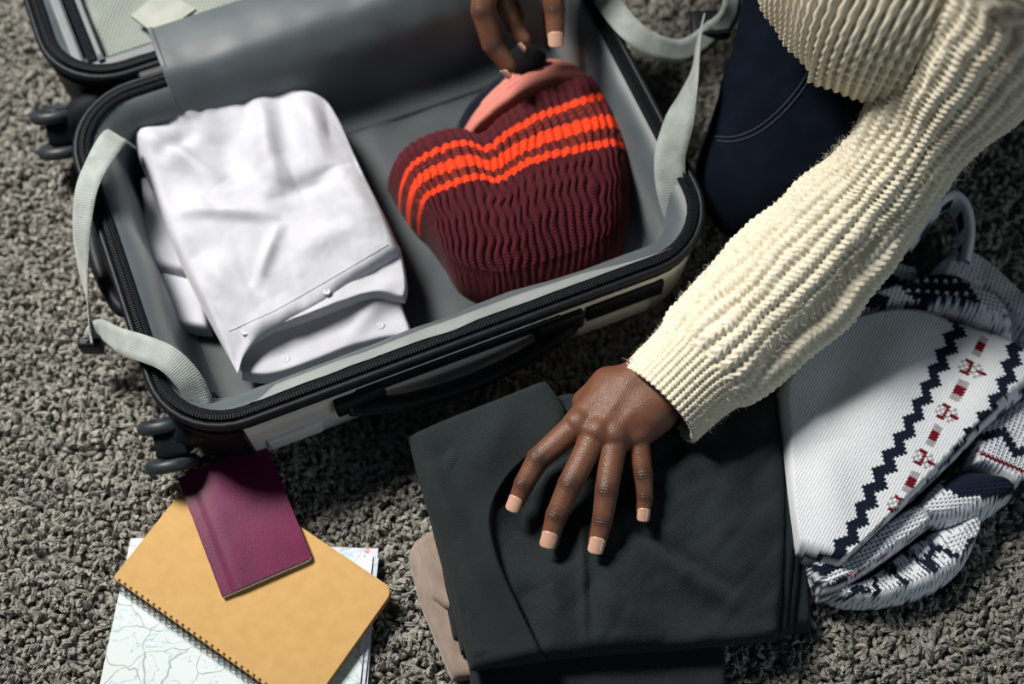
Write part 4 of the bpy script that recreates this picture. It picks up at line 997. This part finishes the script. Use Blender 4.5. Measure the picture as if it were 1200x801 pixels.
SKIN, SKIND, SKINL = np.array((.142, .058, .033)), np.array((.034, .015, .011)), np.array((.185, .081, .048))
def skin_mat():
    m, t, b = nt('skin'); at = N(t, 'ShaderNodeAttribute', attribute_name='Col'); tc = N(t, 'ShaderNodeTexCoord')
    no = N(t, 'ShaderNodeTexNoise', Scale=140.0, Detail=5.0); t.links.new(tc.outputs['Object'], no.inputs['Vector'])
    mr = N(t, 'ShaderNodeMapRange'); mr.inputs['To Min'].default_value = .78; mr.inputs['To Max'].default_value = 1.22; t.links.new(no.outputs['Fac'], mr.inputs['Value'])
    mm = N(t, 'ShaderNodeVectorMath', operation='SCALE'); t.links.new(at.outputs['Color'], mm.inputs[0]); t.links.new(mr.outputs[0], mm.inputs['Scale']); t.links.new(mm.outputs[0], b.inputs['Base Color'])
    vo = N(t, 'ShaderNodeTexVoronoi', Scale=850.0); t.links.new(tc.outputs['Object'], vo.inputs['Vector'])
    bp = N(t, 'ShaderNodeBump', Strength=.6, Distance=.0005); t.links.new(vo.outputs['Distance'], bp.inputs['Height']); t.links.new(bp.outputs['Normal'], b.inputs['Normal'])
    b.inputs['Roughness'].default_value = .43; b.inputs['Specular IOR Level'].default_value = .42
    b.inputs['Subsurface Weight'].default_value = .06; b.inputs['Subsurface Radius'].default_value = (.6, .2, .1); b.inputs['Subsurface Scale'].default_value = .004
    return m
M_skin = skin_mat()
M_nail = plain('nail_polish', (.54, .315, .235), .22, c2=(.57, .34, .255), scale=60, coat=.3)
person = empty('person', tuple(U(1000, 60, 0)))
tag(person, 'person in a cream chunky-knit jumper and dark jeans kneeling and packing', 'person')

def finger_prims(J, R):
    out = []
    for k in range(len(J) - 1): out.append((J[k], J[k + 1], R[k], R[k + 1], .0014))
    return out
def nail_frame(J, R, up, ln, ext):
    a = J[-1] - J[-2]; seg = np.linalg.norm(a); a = a / seg; up = np.asarray(up, float); up = up - a * (up @ a); up /= np.linalg.norm(up)
    return a, up, np.cross(a, up), seg, R[-1] * .92 + ext
def hand(fingers, radii, extra, nails=None, h=.0009, dors=None):
    """fingers: list of (4,3) joint arrays; returns V,F,col with knuckle creases and pigment"""
    prims = list(extra)
    for J, R in zip(fingers, radii): prims += finger_prims(J, R)
    V, F = sdf_mesh(prims, h); V = smooth_mesh(V, F, 3); Nn = vnormals(V, F)
    for J, R, (nu_, ln) in zip(fingers, radii, nails or []):      # nail beds
        a, nup, sd, seg, end = nail_frame(J, R, nu_, ln, .0030)
        d = V - J[-1]; x, y, z = d @ a, d @ sd, d @ nup; rl_ = R[-1] * 1.04 + .0007 + (R[-2] - R[-1]) * np.clip(-x / seg, 0, 1)
        lim = np.sqrt(np.clip(rl_ ** 2 - y ** 2, 0, 1)) - .0007 * smooth01((x - (end - ln) + .0012) / .002)
        m = (x > end - ln - .0012) & (x < end) & (np.abs(y) < R[-1] * .98) & (z > 0) & (z > lim) & (z < lim + .0035)
        V[m] += nup * (lim[m] - z[m])[:, None]
    col = np.tile(SKIN, (len(V), 1)); up = np.array([0, -.25, .95]) if dors is None else np.asarray(dors, float)
    for J, R in zip(fingers, radii):
        for k in (1, 2):
            j = J[k]; a = J[k + 1] - J[k - 1]; a = a / np.linalg.norm(a)
            d = V - j; along = d @ a; rad = np.linalg.norm(d - along[:, None] * a, axis=1)
            dorsal = np.clip(Nn @ up, 0, 1)
            w = np.exp(-(along / (.0085 if k == 1 else .0062)) ** 2) * (rad < R[k] * 1.6) * dorsal ** .8
            V = V + Nn * (w * (.00036 * np.sin(along / .00038) * np.exp(-(along / .0035) ** 2) + .0001))[:, None]
            col = col * (1 - .85 * w[:, None]) + SKIND * (.85 * w[:, None])
        j = J[0]; d = np.linalg.norm(V - (j + up * .009), axis=1); w = np.exp(-(d / .010) ** 2) * np.clip(Nn @ up, 0, 1)
        col = col * (1 - .35 * w[:, None]) + SKIND * (.35 * w[:, None])
        # fingertips a little lighter on the sides
        d = np.linalg.norm(V - J[-1], axis=1); w = np.exp(-(d / .010) ** 2); col = col * (1 - .25 * w[:, None]) + SKINL * .25 * w[:, None]
    return V, F, col
def nail(J, R, up, parent, wid=1.58, ln=.0135, ext=.0030):
    a = J[-1] - J[-2]; a = a / np.linalg.norm(a); up = np.asarray(up, float); up = up - a * (up @ a); up /= np.linalg.norm(up); sd = np.cross(a, up)
    n, m = 12, 14; q = np.linspace(-1, 1, n); t = np.linspace(0, 1, m)
    Q, T = np.meshgrid(q, t, indexing='ij'); r = R[-1] * 1.06 + .0008
    half = .5 * r * wid * np.where(T < .22, np.sqrt(np.clip(1 - ((.22 - T) / .24) ** 2, 0, 1)), 1.0) * (1 - .10 * np.clip((T - .75) / .25, 0, 1) ** 2)
    ang = Q * half / r * 1.15
    end = R[-1] * .92 + ext - .0016 * np.abs(Q) ** 4
    e0 = R[-1] * .92 + ext; dist = (e0 - ln) + (end - e0 + ln) * T
    seg = np.linalg.norm(J[-1] - J[-2]); r = R[-1] * 1.04 + .0007 + (R[-2] - R[-1]) * np.clip(-dist / seg, 0, 1)
    Pn = J[-1] + a * dist[..., None] + up * ((r * np.cos(ang) + .0003 - .0009 * T ** 2)[..., None]) + sd * ((r * np.sin(ang))[..., None])
    nr = up * np.cos(ang)[..., None] + sd * np.sin(ang)[..., None]
    V = np.concatenate([Pn.reshape(-1, 3), (Pn - nr * .0011).reshape(-1, 3)]); nn = n * m
    ring = np.concatenate([np.arange(n) * m, (n - 1) * m + np.arange(1, m), np.arange(n - 2, -1, -1) * m + m - 1, np.arange(m - 2, 0, -1)]); r2 = np.roll(ring, -1)
    F = np.concatenate([gridF(n, m), gridF(n, m)[:, ::-1] + nn, np.stack([r2, ring, ring + nn, r2 + nn], 1)])
    return mk('fingernail', V, F[:, ::-1], M_nail, parent)
# ---- left hand, pressed on the trousers
HZ = .004
L_f = [PX(0, (677, 497, .091 + HZ), (631, 537, .086 + HZ), (614, 567, .076 + HZ), (606, 586, .068 + HZ)),
       PX(0, (699, 507, .095 + HZ), (668, 567, .089 + HZ), (652, 603, .077 + HZ), (645, 627, .068 + HZ)),
       PX(0, (721, 511, .094 + HZ), (711, 574, .087 + HZ), (706, 610, .076 + HZ), (700, 634, .068 + HZ)),
       PX(0, (747, 512, .087 + HZ), (754, 556, .080 + HZ), (756, 581, .073 + HZ), (754, 598, .067 + HZ))]
L_r = [(.0130, .0106, .0092, .0078), (.0128, .0110, .0096, .0084), (.0124, .0106, .0093, .0082), (.0108, .0086, .0075, .0066)]
W = PX(0, (716, 452, .093), (735, 458, .100), (752, 470, .099), (770, 488, .091))
ex = []
for k in range(4): ex.append((W[k], L_f[k][0], .0150, L_r[k][0] + .0010, .011))
for k in range(4): ex.append((W[k] + [0, 0, .0105], L_f[k][0] + [0, 0, .0090], .0045, .0040, .004))          # tendons
for k in range(4): ex.append((L_f[k][0] + [0, 0, .0050], L_f[k][0] + [0, 0, .0040], L_r[k][0] * .86, L_r[k][0] * .86, .004))   # knuckles
ex += [(W[1] - [0, 0, .010], L_f[1][0] - [0, 0, .010], .016, .012, .012), (W[2] - [0, 0, .010], L_f[2][0] - [0, 0, .010], .016, .012, .012)]
T0, T1, T2, T3 = PX(0, (712, 452, .086), (688, 472, .078), (690, 498, .066), (700, 520, .066))
ex += [(T0, T1, .017, .013, .010), (T1, T2, .0125, .0105, .006), (T2, T3, .0105, .009, .004)]
FA0, FA1 = U(748, 468, .098), U(900, 352, .112)
fs = np.array([.45, .55, 0]) ; ar = (FA1 - FA0) / np.linalg.norm(FA1 - FA0); fsd = np.cross(ar, [0, 0, 1.0]); fsd /= np.linalg.norm(fsd)
for s in (-1, 1): ex.append((FA0 + fsd * s * .013, FA1 + fsd * s * .014, .0205, .030, .012))
L_n = [((-.25, -.2, 1), .0150), ((-.08, -.2, 1), .0155), ((0, -.2, 1), .0155), ((.05, -.2, 1), .0125)]
VL, FL_, CL = hand(L_f, L_r, ex, L_n)
# ---- right hand above the hats
R_f = [PX(0, (572, -38, .200), (566, 12, .176), (577, 52, .150), (595, 76, .134)),
       PX(0, (590, -40, .196), (588, 0, .168), (603, 32, .150), (614, 46, .144)),
       PX(0, (606, -42, .190), (594, -14, .160), (602, 10, .150), (608, 22, .148)),
       PX(0, (640, -60, .200), (646, -25, .190), (650, 12, .172), (651, 42, .158))]
R_r = [(.0140, .0120, .0104, .0086), (.0112, .0096, .0082, .0074), (.0105, .0085, .0074, .0066), (.0140, .0118, .0102, .0088)]
Wr = U(640, -170, .235)
ex = []
for k, q in enumerate(((-.022, .0), (-.008, .004), (.008, .004), (.020, -.006))):
    ex.append((Wr + [q[0], q[1], 0], R_f[k][0], .016, R_r[k][0] + .001, .012))
ex.append((Wr, (R_f[1][0] + R_f[3][0]) / 2, .018, .014, .014))
FR1 = np.array([.10, 1.06, .40])
ex.append((Wr, FR1, .026, .034, .014))
R_n = [((-.9, -.2, .3), .011), ((-.35, -.75, -.35), .010), ((-.35, -.75, -.35), .010), ((0, -.55, .8), .0150)]
VR, FR_, CR = hand(R_f, R_r, ex, R_n, h=.0013)
# ---- trunk, legs, head (coarse; under clothes or out of frame)
fdir = np.array([-.67, -.742, 0]); ldir = np.array([.742, -.67, 0]); zz = np.array([0, 0, 1.0])
neck = np.array([.46, .96, .70]); pel = np.array([.43, .93, .22])
shL, shR = U(1300, -150, .51), neck - ldir * .155 - zz * .03
ARM = PX(0, (1300, -150, .51), (1240, -60, .435), (1180, 25, .355), (1130, 92, .29), (1085, 148, .24), (1033, 213, .184), (985, 266, .152), (935, 318, .126), (900, 352, .112))
kneeR, kneeL = np.array([.262, .735, .078]), np.array([.335, .715, .085])
hipR, hipL = pel - ldir * .085, pel + ldir * .075
ankR, ankL = hipR + np.array([.06, .10, -.16]), hipL + np.array([.06, .10, -.16])
head = neck + fdir * .05 + zz * .17
legs = [(hipR, kneeR, .090, .066, .03), (hipL, kneeL, .090, .064, .03), (kneeR, ankR, .058, .045, .02), (kneeL, ankL, .058, .045, .02), (hipR, hipL, .10, .10, .04), (pel, pel + zz * .12, .12, .11, .05)]
legs += [(ankR, ankR - fdir * .16 - zz * .02, .04, .03, .02), (ankL, ankL - fdir * .16 - zz * .02, .04, .03, .02)]
elR = np.array([.20, 1.04, .42])
trunk = legs + [(pel, neck - zz * .10, .11, .12, .05), (neck - zz * .12 - ldir * .08, neck - zz * .12 + ldir * .08, .10, .10, .05), (shL, neck - zz * .06, .05, .06, .03), (shR, neck - zz * .06, .05, .06, .03), (neck - zz * .06, head - zz * .06, .05, .048, .02),
    (head - fdir * .015 + zz * .02, head + fdir * .02 - zz * .01, .082, .078, .03), (head + fdir * .04 - zz * .06, head + fdir * .055 - zz * .08, .045, .035, .03), (head + fdir * .098 - zz * .005, head + fdir * .108 - zz * .03, .008, .012, .01),
    (head + ldir * .075 - zz * .01, head + ldir * .08 - zz * .035, .014, .010, .006), (head - ldir * .075 - zz * .01, head - ldir * .08 - zz * .035, .014, .010, .006),
    *[(A_, B_, .036, .034, .015) for A_, B_ in zip(ARM[:-1], ARM[1:])], (shR, elR, .048, .038, .02), (elR, FR1, .037, .034, .02)]
trunk[:8] = [(a, b, ra - .016, rb - .016, k) for a, b, ra, rb, k in legs]
VB, FB = sdf_mesh(trunk, .008, .03); VB = smooth_mesh(VB, FB, 2)
V = np.concatenate([VL, VR, VB]); F = np.concatenate([FL_, FR_ + len(VL), FB + len(VL) + len(VR)])
body = mk('body', V, F, M_skin, person, True, None, np.concatenate([CL, CR, np.tile(SKIN, (len(VB), 1))]))
for J, R, (u_, l_) in list(zip(L_f, L_r, L_n)) + list(zip(R_f, R_r, R_n)): nail(J, R, u_, body, ln=l_)
# hair and face of the head above the frame
M_hair = plain('black_hair', (.008, .006, .005), .6, c2=(.02, .015, .012), scale=200, bump=.8, bscale=500)
V, F = sdf_mesh([(head - fdir * .03 + zz * .03, head - fdir * .005 + zz * .05, .098, .085, .03), (head - fdir * .06 - zz * .03, head - fdir * .07 + zz * .03, .07, .08, .03)], .006); mk('hair', V, F, M_hair, person)
M_eye = plain('eye', (.6, .6, .58), .2); M_lip = plain('lips', (.22, .07, .055), .4); M_iris = plain('iris', (.02, .01, .006), .2)
for s in (-1, 1):
    c = head + fdir * .088 + ldir * s * .032 + zz * .005
    V, F = sdf_mesh([(c, c + fdir * .001, .011, .011, .002)], .0025); mk('eye', V, F, M_eye, person)
    V, F = sdf_mesh([(c + fdir * .008, c + fdir * .009, .0055, .0055, .002)], .0015); mk('iris', V, F, M_iris, person)
V, F = sdf_mesh([(head + fdir * .092 - zz * .062 - ldir * .018, head + fdir * .098 - zz * .060, .005, .009, .006), (head + fdir * .092 - zz * .062 + ldir * .018, head + fdir * .098 - zz * .060, .005, .009, .006)], .0025); mk('lips', V, F, M_lip, person)

# ---- jeans
M_jean = weave('dark_denim', (.0013, .0028, .0072), (.0034, .0062, .0140), .0012, .0012, rough=.9, bump=.4, sheen=.0, dist=.0006, cscale=30, angle=.8, contrast=.4, spec=.08)
jp = [(a, b, ra + .010, rb + .010, k) for a, b, ra, rb, k in legs[:6]]
V, F = sdf_mesh(jp, .005, .03); V = smooth_mesh(V, F, 3); Nn = vnormals(V, F)
V = V + Nn * (.006 * fbm(V[:, 0] / .05 + V[:, 2] / .08, V[:, 1] / .035 - V[:, 2] / .05, 120, 3) + .004 * np.sin(V[:, 0] / .012 + 6 * fbm(V[:, 1] / .05, V[:, 2] / .05, 121, 2)) * np.exp(-((V - (kneeR + [.05, .06, .06])) ** 2).sum(1) / .005))[:, None]
jeans = mk('jeans', V, F, M_jean, person, True, np.stack([V[:, 0] + V[:, 2] * .5, V[:, 1] + V[:, 2] * .5], 1))
def jseam(pts, r=.0011):
    P = [hit(jeans, *c, lift=.0002) for c in catmull(np.array(pts, float), 50)]; P = [p for p in P if p is not None]
    if len(P) > 3: V, F = tube(np.array(P), r, 6); mk('seam', V, F, M_jseam, jeans)
M_jseam = plain('denim_seam', (.006, .010, .022), .85, c2=(.010, .016, .032), scale=300)
jseam([(838, 160), (862, 160), (890, 148), (920, 122), (945, 88), (952, 60)]); jseam([(840, 165), (864, 165), (893, 153), (924, 126), (949, 92), (957, 62)])
# ---- cream jumper: chunky rib knit as real relief
def cream_mat():
    m, t, b = nt('cream_wool'); tc = N(t, 'ShaderNodeTexCoord')
    noise_col(t, b, (.70, .65, .52), (.80, .75, .615), 160)
    no = N(t, 'ShaderNodeTexNoise', Scale=900.0, Detail=3.0); t.links.new(tc.outputs['Object'], no.inputs['Vector'])
    bp = N(t, 'ShaderNodeBump', Strength=.55, Distance=.0009); t.links.new(no.outputs['Fac'], bp.inputs['Height']); t.links.new(bp.outputs['Normal'], b.inputs['Normal'])
    b.inputs['Roughness'].default_value = .95; b.inputs['Sheen Weight'].default_value = .25; b.inputs['Specular IOR Level'].default_value = .15
    return m
M_cream = cream_mat()
sweater = empty('jumper', tuple(U(1000, 60, 0))); sweater.parent = person
bpy.context.view_layer.update(); sweater.matrix_world = Matrix.Translation(Vector(U(1000, 60, 0)))
bpy.context.view_layer.update()
def chunky(a, s, c=.0056, amp=.0030):
    """a: rib coordinate (1 per rib), s: metres along"""
    R = (.5 + .5 * np.cos(2 * math.pi * a))
    t = np.abs(((a + .5) % 1.0) - .5)
    V_ = (.5 + .5 * np.cos(2 * math.pi * (s / c + t * 1.7)))
    return amp * (R ** .8 - .5) + .0019 * (V_ - .5) * R ** .5 + .0014 * (.5 + .5 * np.cos(2 * math.pi * s / c + math.pi)) * (1 - R) - .0035 * np.exp(-((t - .5) / .16) ** 2) * (.5 + .5 * np.cos(2 * math.pi * s / c)) ** 2
def sweep(name, path, rad, n_th, disp, mat, parent, squash=None, inner=True, up=(0, 0, 1.0)):
    """tube with relief: path (m,3), rad (m,) ; disp(s,theta)->dr ; first end turned inwards"""
    P = np.asarray(path); m = len(P); T = np.gradient(P, axis=0); T /= np.linalg.norm(T, axis=1)[:, None]
    upv = np.array(up, float); A = upv - T * (T @ upv)[:, None]; A /= np.linalg.norm(A, axis=1)[:, None]; B = np.cross(T, A)
    s = np.r_[0, np.cumsum(np.linalg.norm(np.diff(P, axis=0), axis=1))]
    th = np.linspace(0, 2 * math.pi, n_th, endpoint=False); S, TH = np.meshgrid(s, th, indexing='ij')
    r = rad[:, None] + disp(S, TH)
    sa, sb = squash if squash is not None else (1.0, 1.0)
    sa = np.broadcast_to(np.asarray(sa, float), (m,))[:, None, None]; sb = np.broadcast_to(np.asarray(sb, float), (m,))[:, None, None]
    V = P[:, None] + r[..., None] * (np.cos(TH)[..., None] * A[:, None] * sa + np.sin(TH)[..., None] * B[:, None] * sb)
    if inner:
        extra = []
        for k, (dr, ds) in enumerate(((.0075, .012), (.0065, .004), (.0045, .0008), (.0018, -.0004))):
            rr = r[0] * .3 + r[:12].mean(0) * .7 - dr
            extra.append(P[0] + T[0] * ds + rr[:, None] * (np.cos(th)[:, None] * A[0] * sa[0] + np.sin(th)[:, None] * B[0] * sb[0]))
        V = np.concatenate([np.stack(extra), V])
    F = gridF(V.shape[0], n_th, cv=True)
    return mk(name, V.reshape(-1, 3), F, mat, parent)
# left sleeve
sl = PX(0, (771, 474, .090), (800, 446, .094), (838, 412, .102), (885, 368, .113), (935, 318, .132), (985, 266, .158), (1033, 213, .190), (1085, 148, .243), (1130, 92, .295), (1180, 25, .360), (1240, -60, .440), (1290, -135, .520))
sl = np.concatenate([sl, [neck - zz * .10 + ldir * .13, neck - zz * .10 + ldir * .04]])
npts = 760; path = catmull(sl, npts); sN = np.linspace(0, 1, npts)
Ls = np.linalg.norm(np.diff(path, axis=0), axis=1).sum()
smet = sN * Ls
rad = np.interp(smet, [0, .02, .045, .065, .095, .14, .20, .26, .31, .36, .42, .50, .60, .70, .8], [.0465, .0475, .0480, .0530, .0590, .0600, .0575, .0530, .0490, .0500, .0560, .0650, .075, .085, .09])
k = np.ones(25) / 25; rad = np.convolve(np.r_[np.full(12, rad[0]), rad, np.full(12, rad[-1])], k, 'valid')
def sleeve_disp(S, TH):
    a1 = TH / (2 * math.pi) * 46; a2 = TH / (2 * math.pi) * 27 + .25 * fbm(S / .03, TH * 3, 133, 2)
    w = smooth01((S - .050) / .014)
    d = (1 - w) * chunky(a1, S, .0042, .0021) + w * chunky(a2, S + .003 * fbm(S / .012, TH * 5, 134, 2), .0066, .0036) * (1 + .5 * fbm(S / .007, TH * 5, 135, 1))
    # hanging fold on the underside and soft slumps
    th0 = .90 - .6 * (S - .15)
    d += -.013 * np.exp(-((TH - th0) / .17) ** 2) * smooth01((S - .06) / .06) * smooth01((.30 - S) / .10)
    d += .006 * np.exp(-((TH - th0 - .55) / .4) ** 2) * smooth01((S - .06) / .06) * smooth01((.30 - S) / .10)
    d += .008 * fbm(S / .06, np.cos(TH) * 1.2 + np.sin(TH) * 1.3 + 5, 131, 2) * w
    d += .004 * np.exp(-((S - .070) / .012) ** 2) * (.5 + .5 * np.sin(TH * 2 + 1))
    return d
sweep('sleeve', path, rad, 384, sleeve_disp, M_cream, sweater)
# loose wool fibres standing off the sleeve
T_ = np.gradient(path, axis=0); T_ /= np.linalg.norm(T_, axis=1)[:, None]; A_ = zz - T_ * (T_ @ zz)[:, None]; A_ /= np.linalg.norm(A_, axis=1)[:, None]; B_ = np.cross(T_, A_)
nh = 9000; ki = RNG.integers(5, 470, nh); tb = RNG.uniform(0, 2 * math.pi, nh)
nd = np.cos(tb)[:, None] * A_[ki] + np.sin(tb)[:, None] * B_[ki]
b0 = path[ki] + nd * (rad[ki] - .001)[:, None]
dirs = nd + RNG.normal(0, .8, (nh, 3)); dirs /= np.linalg.norm(dirs, axis=1)[:, None]; d2 = dirs + RNG.normal(0, .7, (nh, 3)); d2 /= np.linalg.norm(d2, axis=1)[:, None]
ln_ = RNG.uniform(.003, .006, nh)[:, None]; sd_ = np.cross(dirs, RNG.normal(0, 1, (nh, 3))); sd_ /= np.linalg.norm(sd_, axis=1)[:, None]; sd_ *= .00014
Vh = np.stack([b0 - sd_, b0 + sd_, b0 + dirs * ln_ + sd_, b0 + dirs * ln_ - sd_, b0 + dirs * ln_ + d2 * ln_ * .7 + sd_ * .4, b0 + dirs * ln_ + d2 * ln_ * .7 - sd_ * .4], 1).reshape(-1, 3)
o6 = np.arange(nh)[:, None] * 6
tag(mk('wool_fibres', Vh, np.concatenate([o6 + [0, 1, 2, 3], o6 + [3, 2, 4, 5]]), M_cream, sweater), kind='stuff')
# right sleeve (out of frame)
pr = catmull(np.array([Wr + [.02, .03, .03], FR1, elR, (elR + shR) / 2, shR]), 200)
sweep('sleeve', pr, np.linspace(.045, .085, 200), 120, lambda S, TH: chunky(TH / (2 * math.pi) * 32, S, .0116), M_cream, sweater)
# body of the jumper
hemc = U(1034, 2, .262); top = neck - zz * .03
tp_ = catmull(np.array([hemc, hemc + zz * .07, hemc * .66 + top * .34, hemc * .33 + top * .67 + fdir * -.02, top, top + zz * .05]), 330)
st_ = np.linspace(0, 1, 330)
ra_ = np.interp(st_, [0, .06, .2, .6, .82, .95, 1], [.100, .104, .118, .135, .120, .070, .062])
rb_ = np.interp(st_, [0, .06, .2, .6, .82, .95, 1], [.106, .112, .135, .165, .150, .075, .062])
def body_disp(S, TH): 
    return chunky(TH / (2 * math.pi) * 84, S, .0062, .0036) + .010 * fbm(S / .09, TH * 2.2, 140, 2)
sweep('torso', tp_, ra_, 760, body_disp, M_cream, sweater, squash=(1.0, rb_ / ra_), up=tuple(fdir))
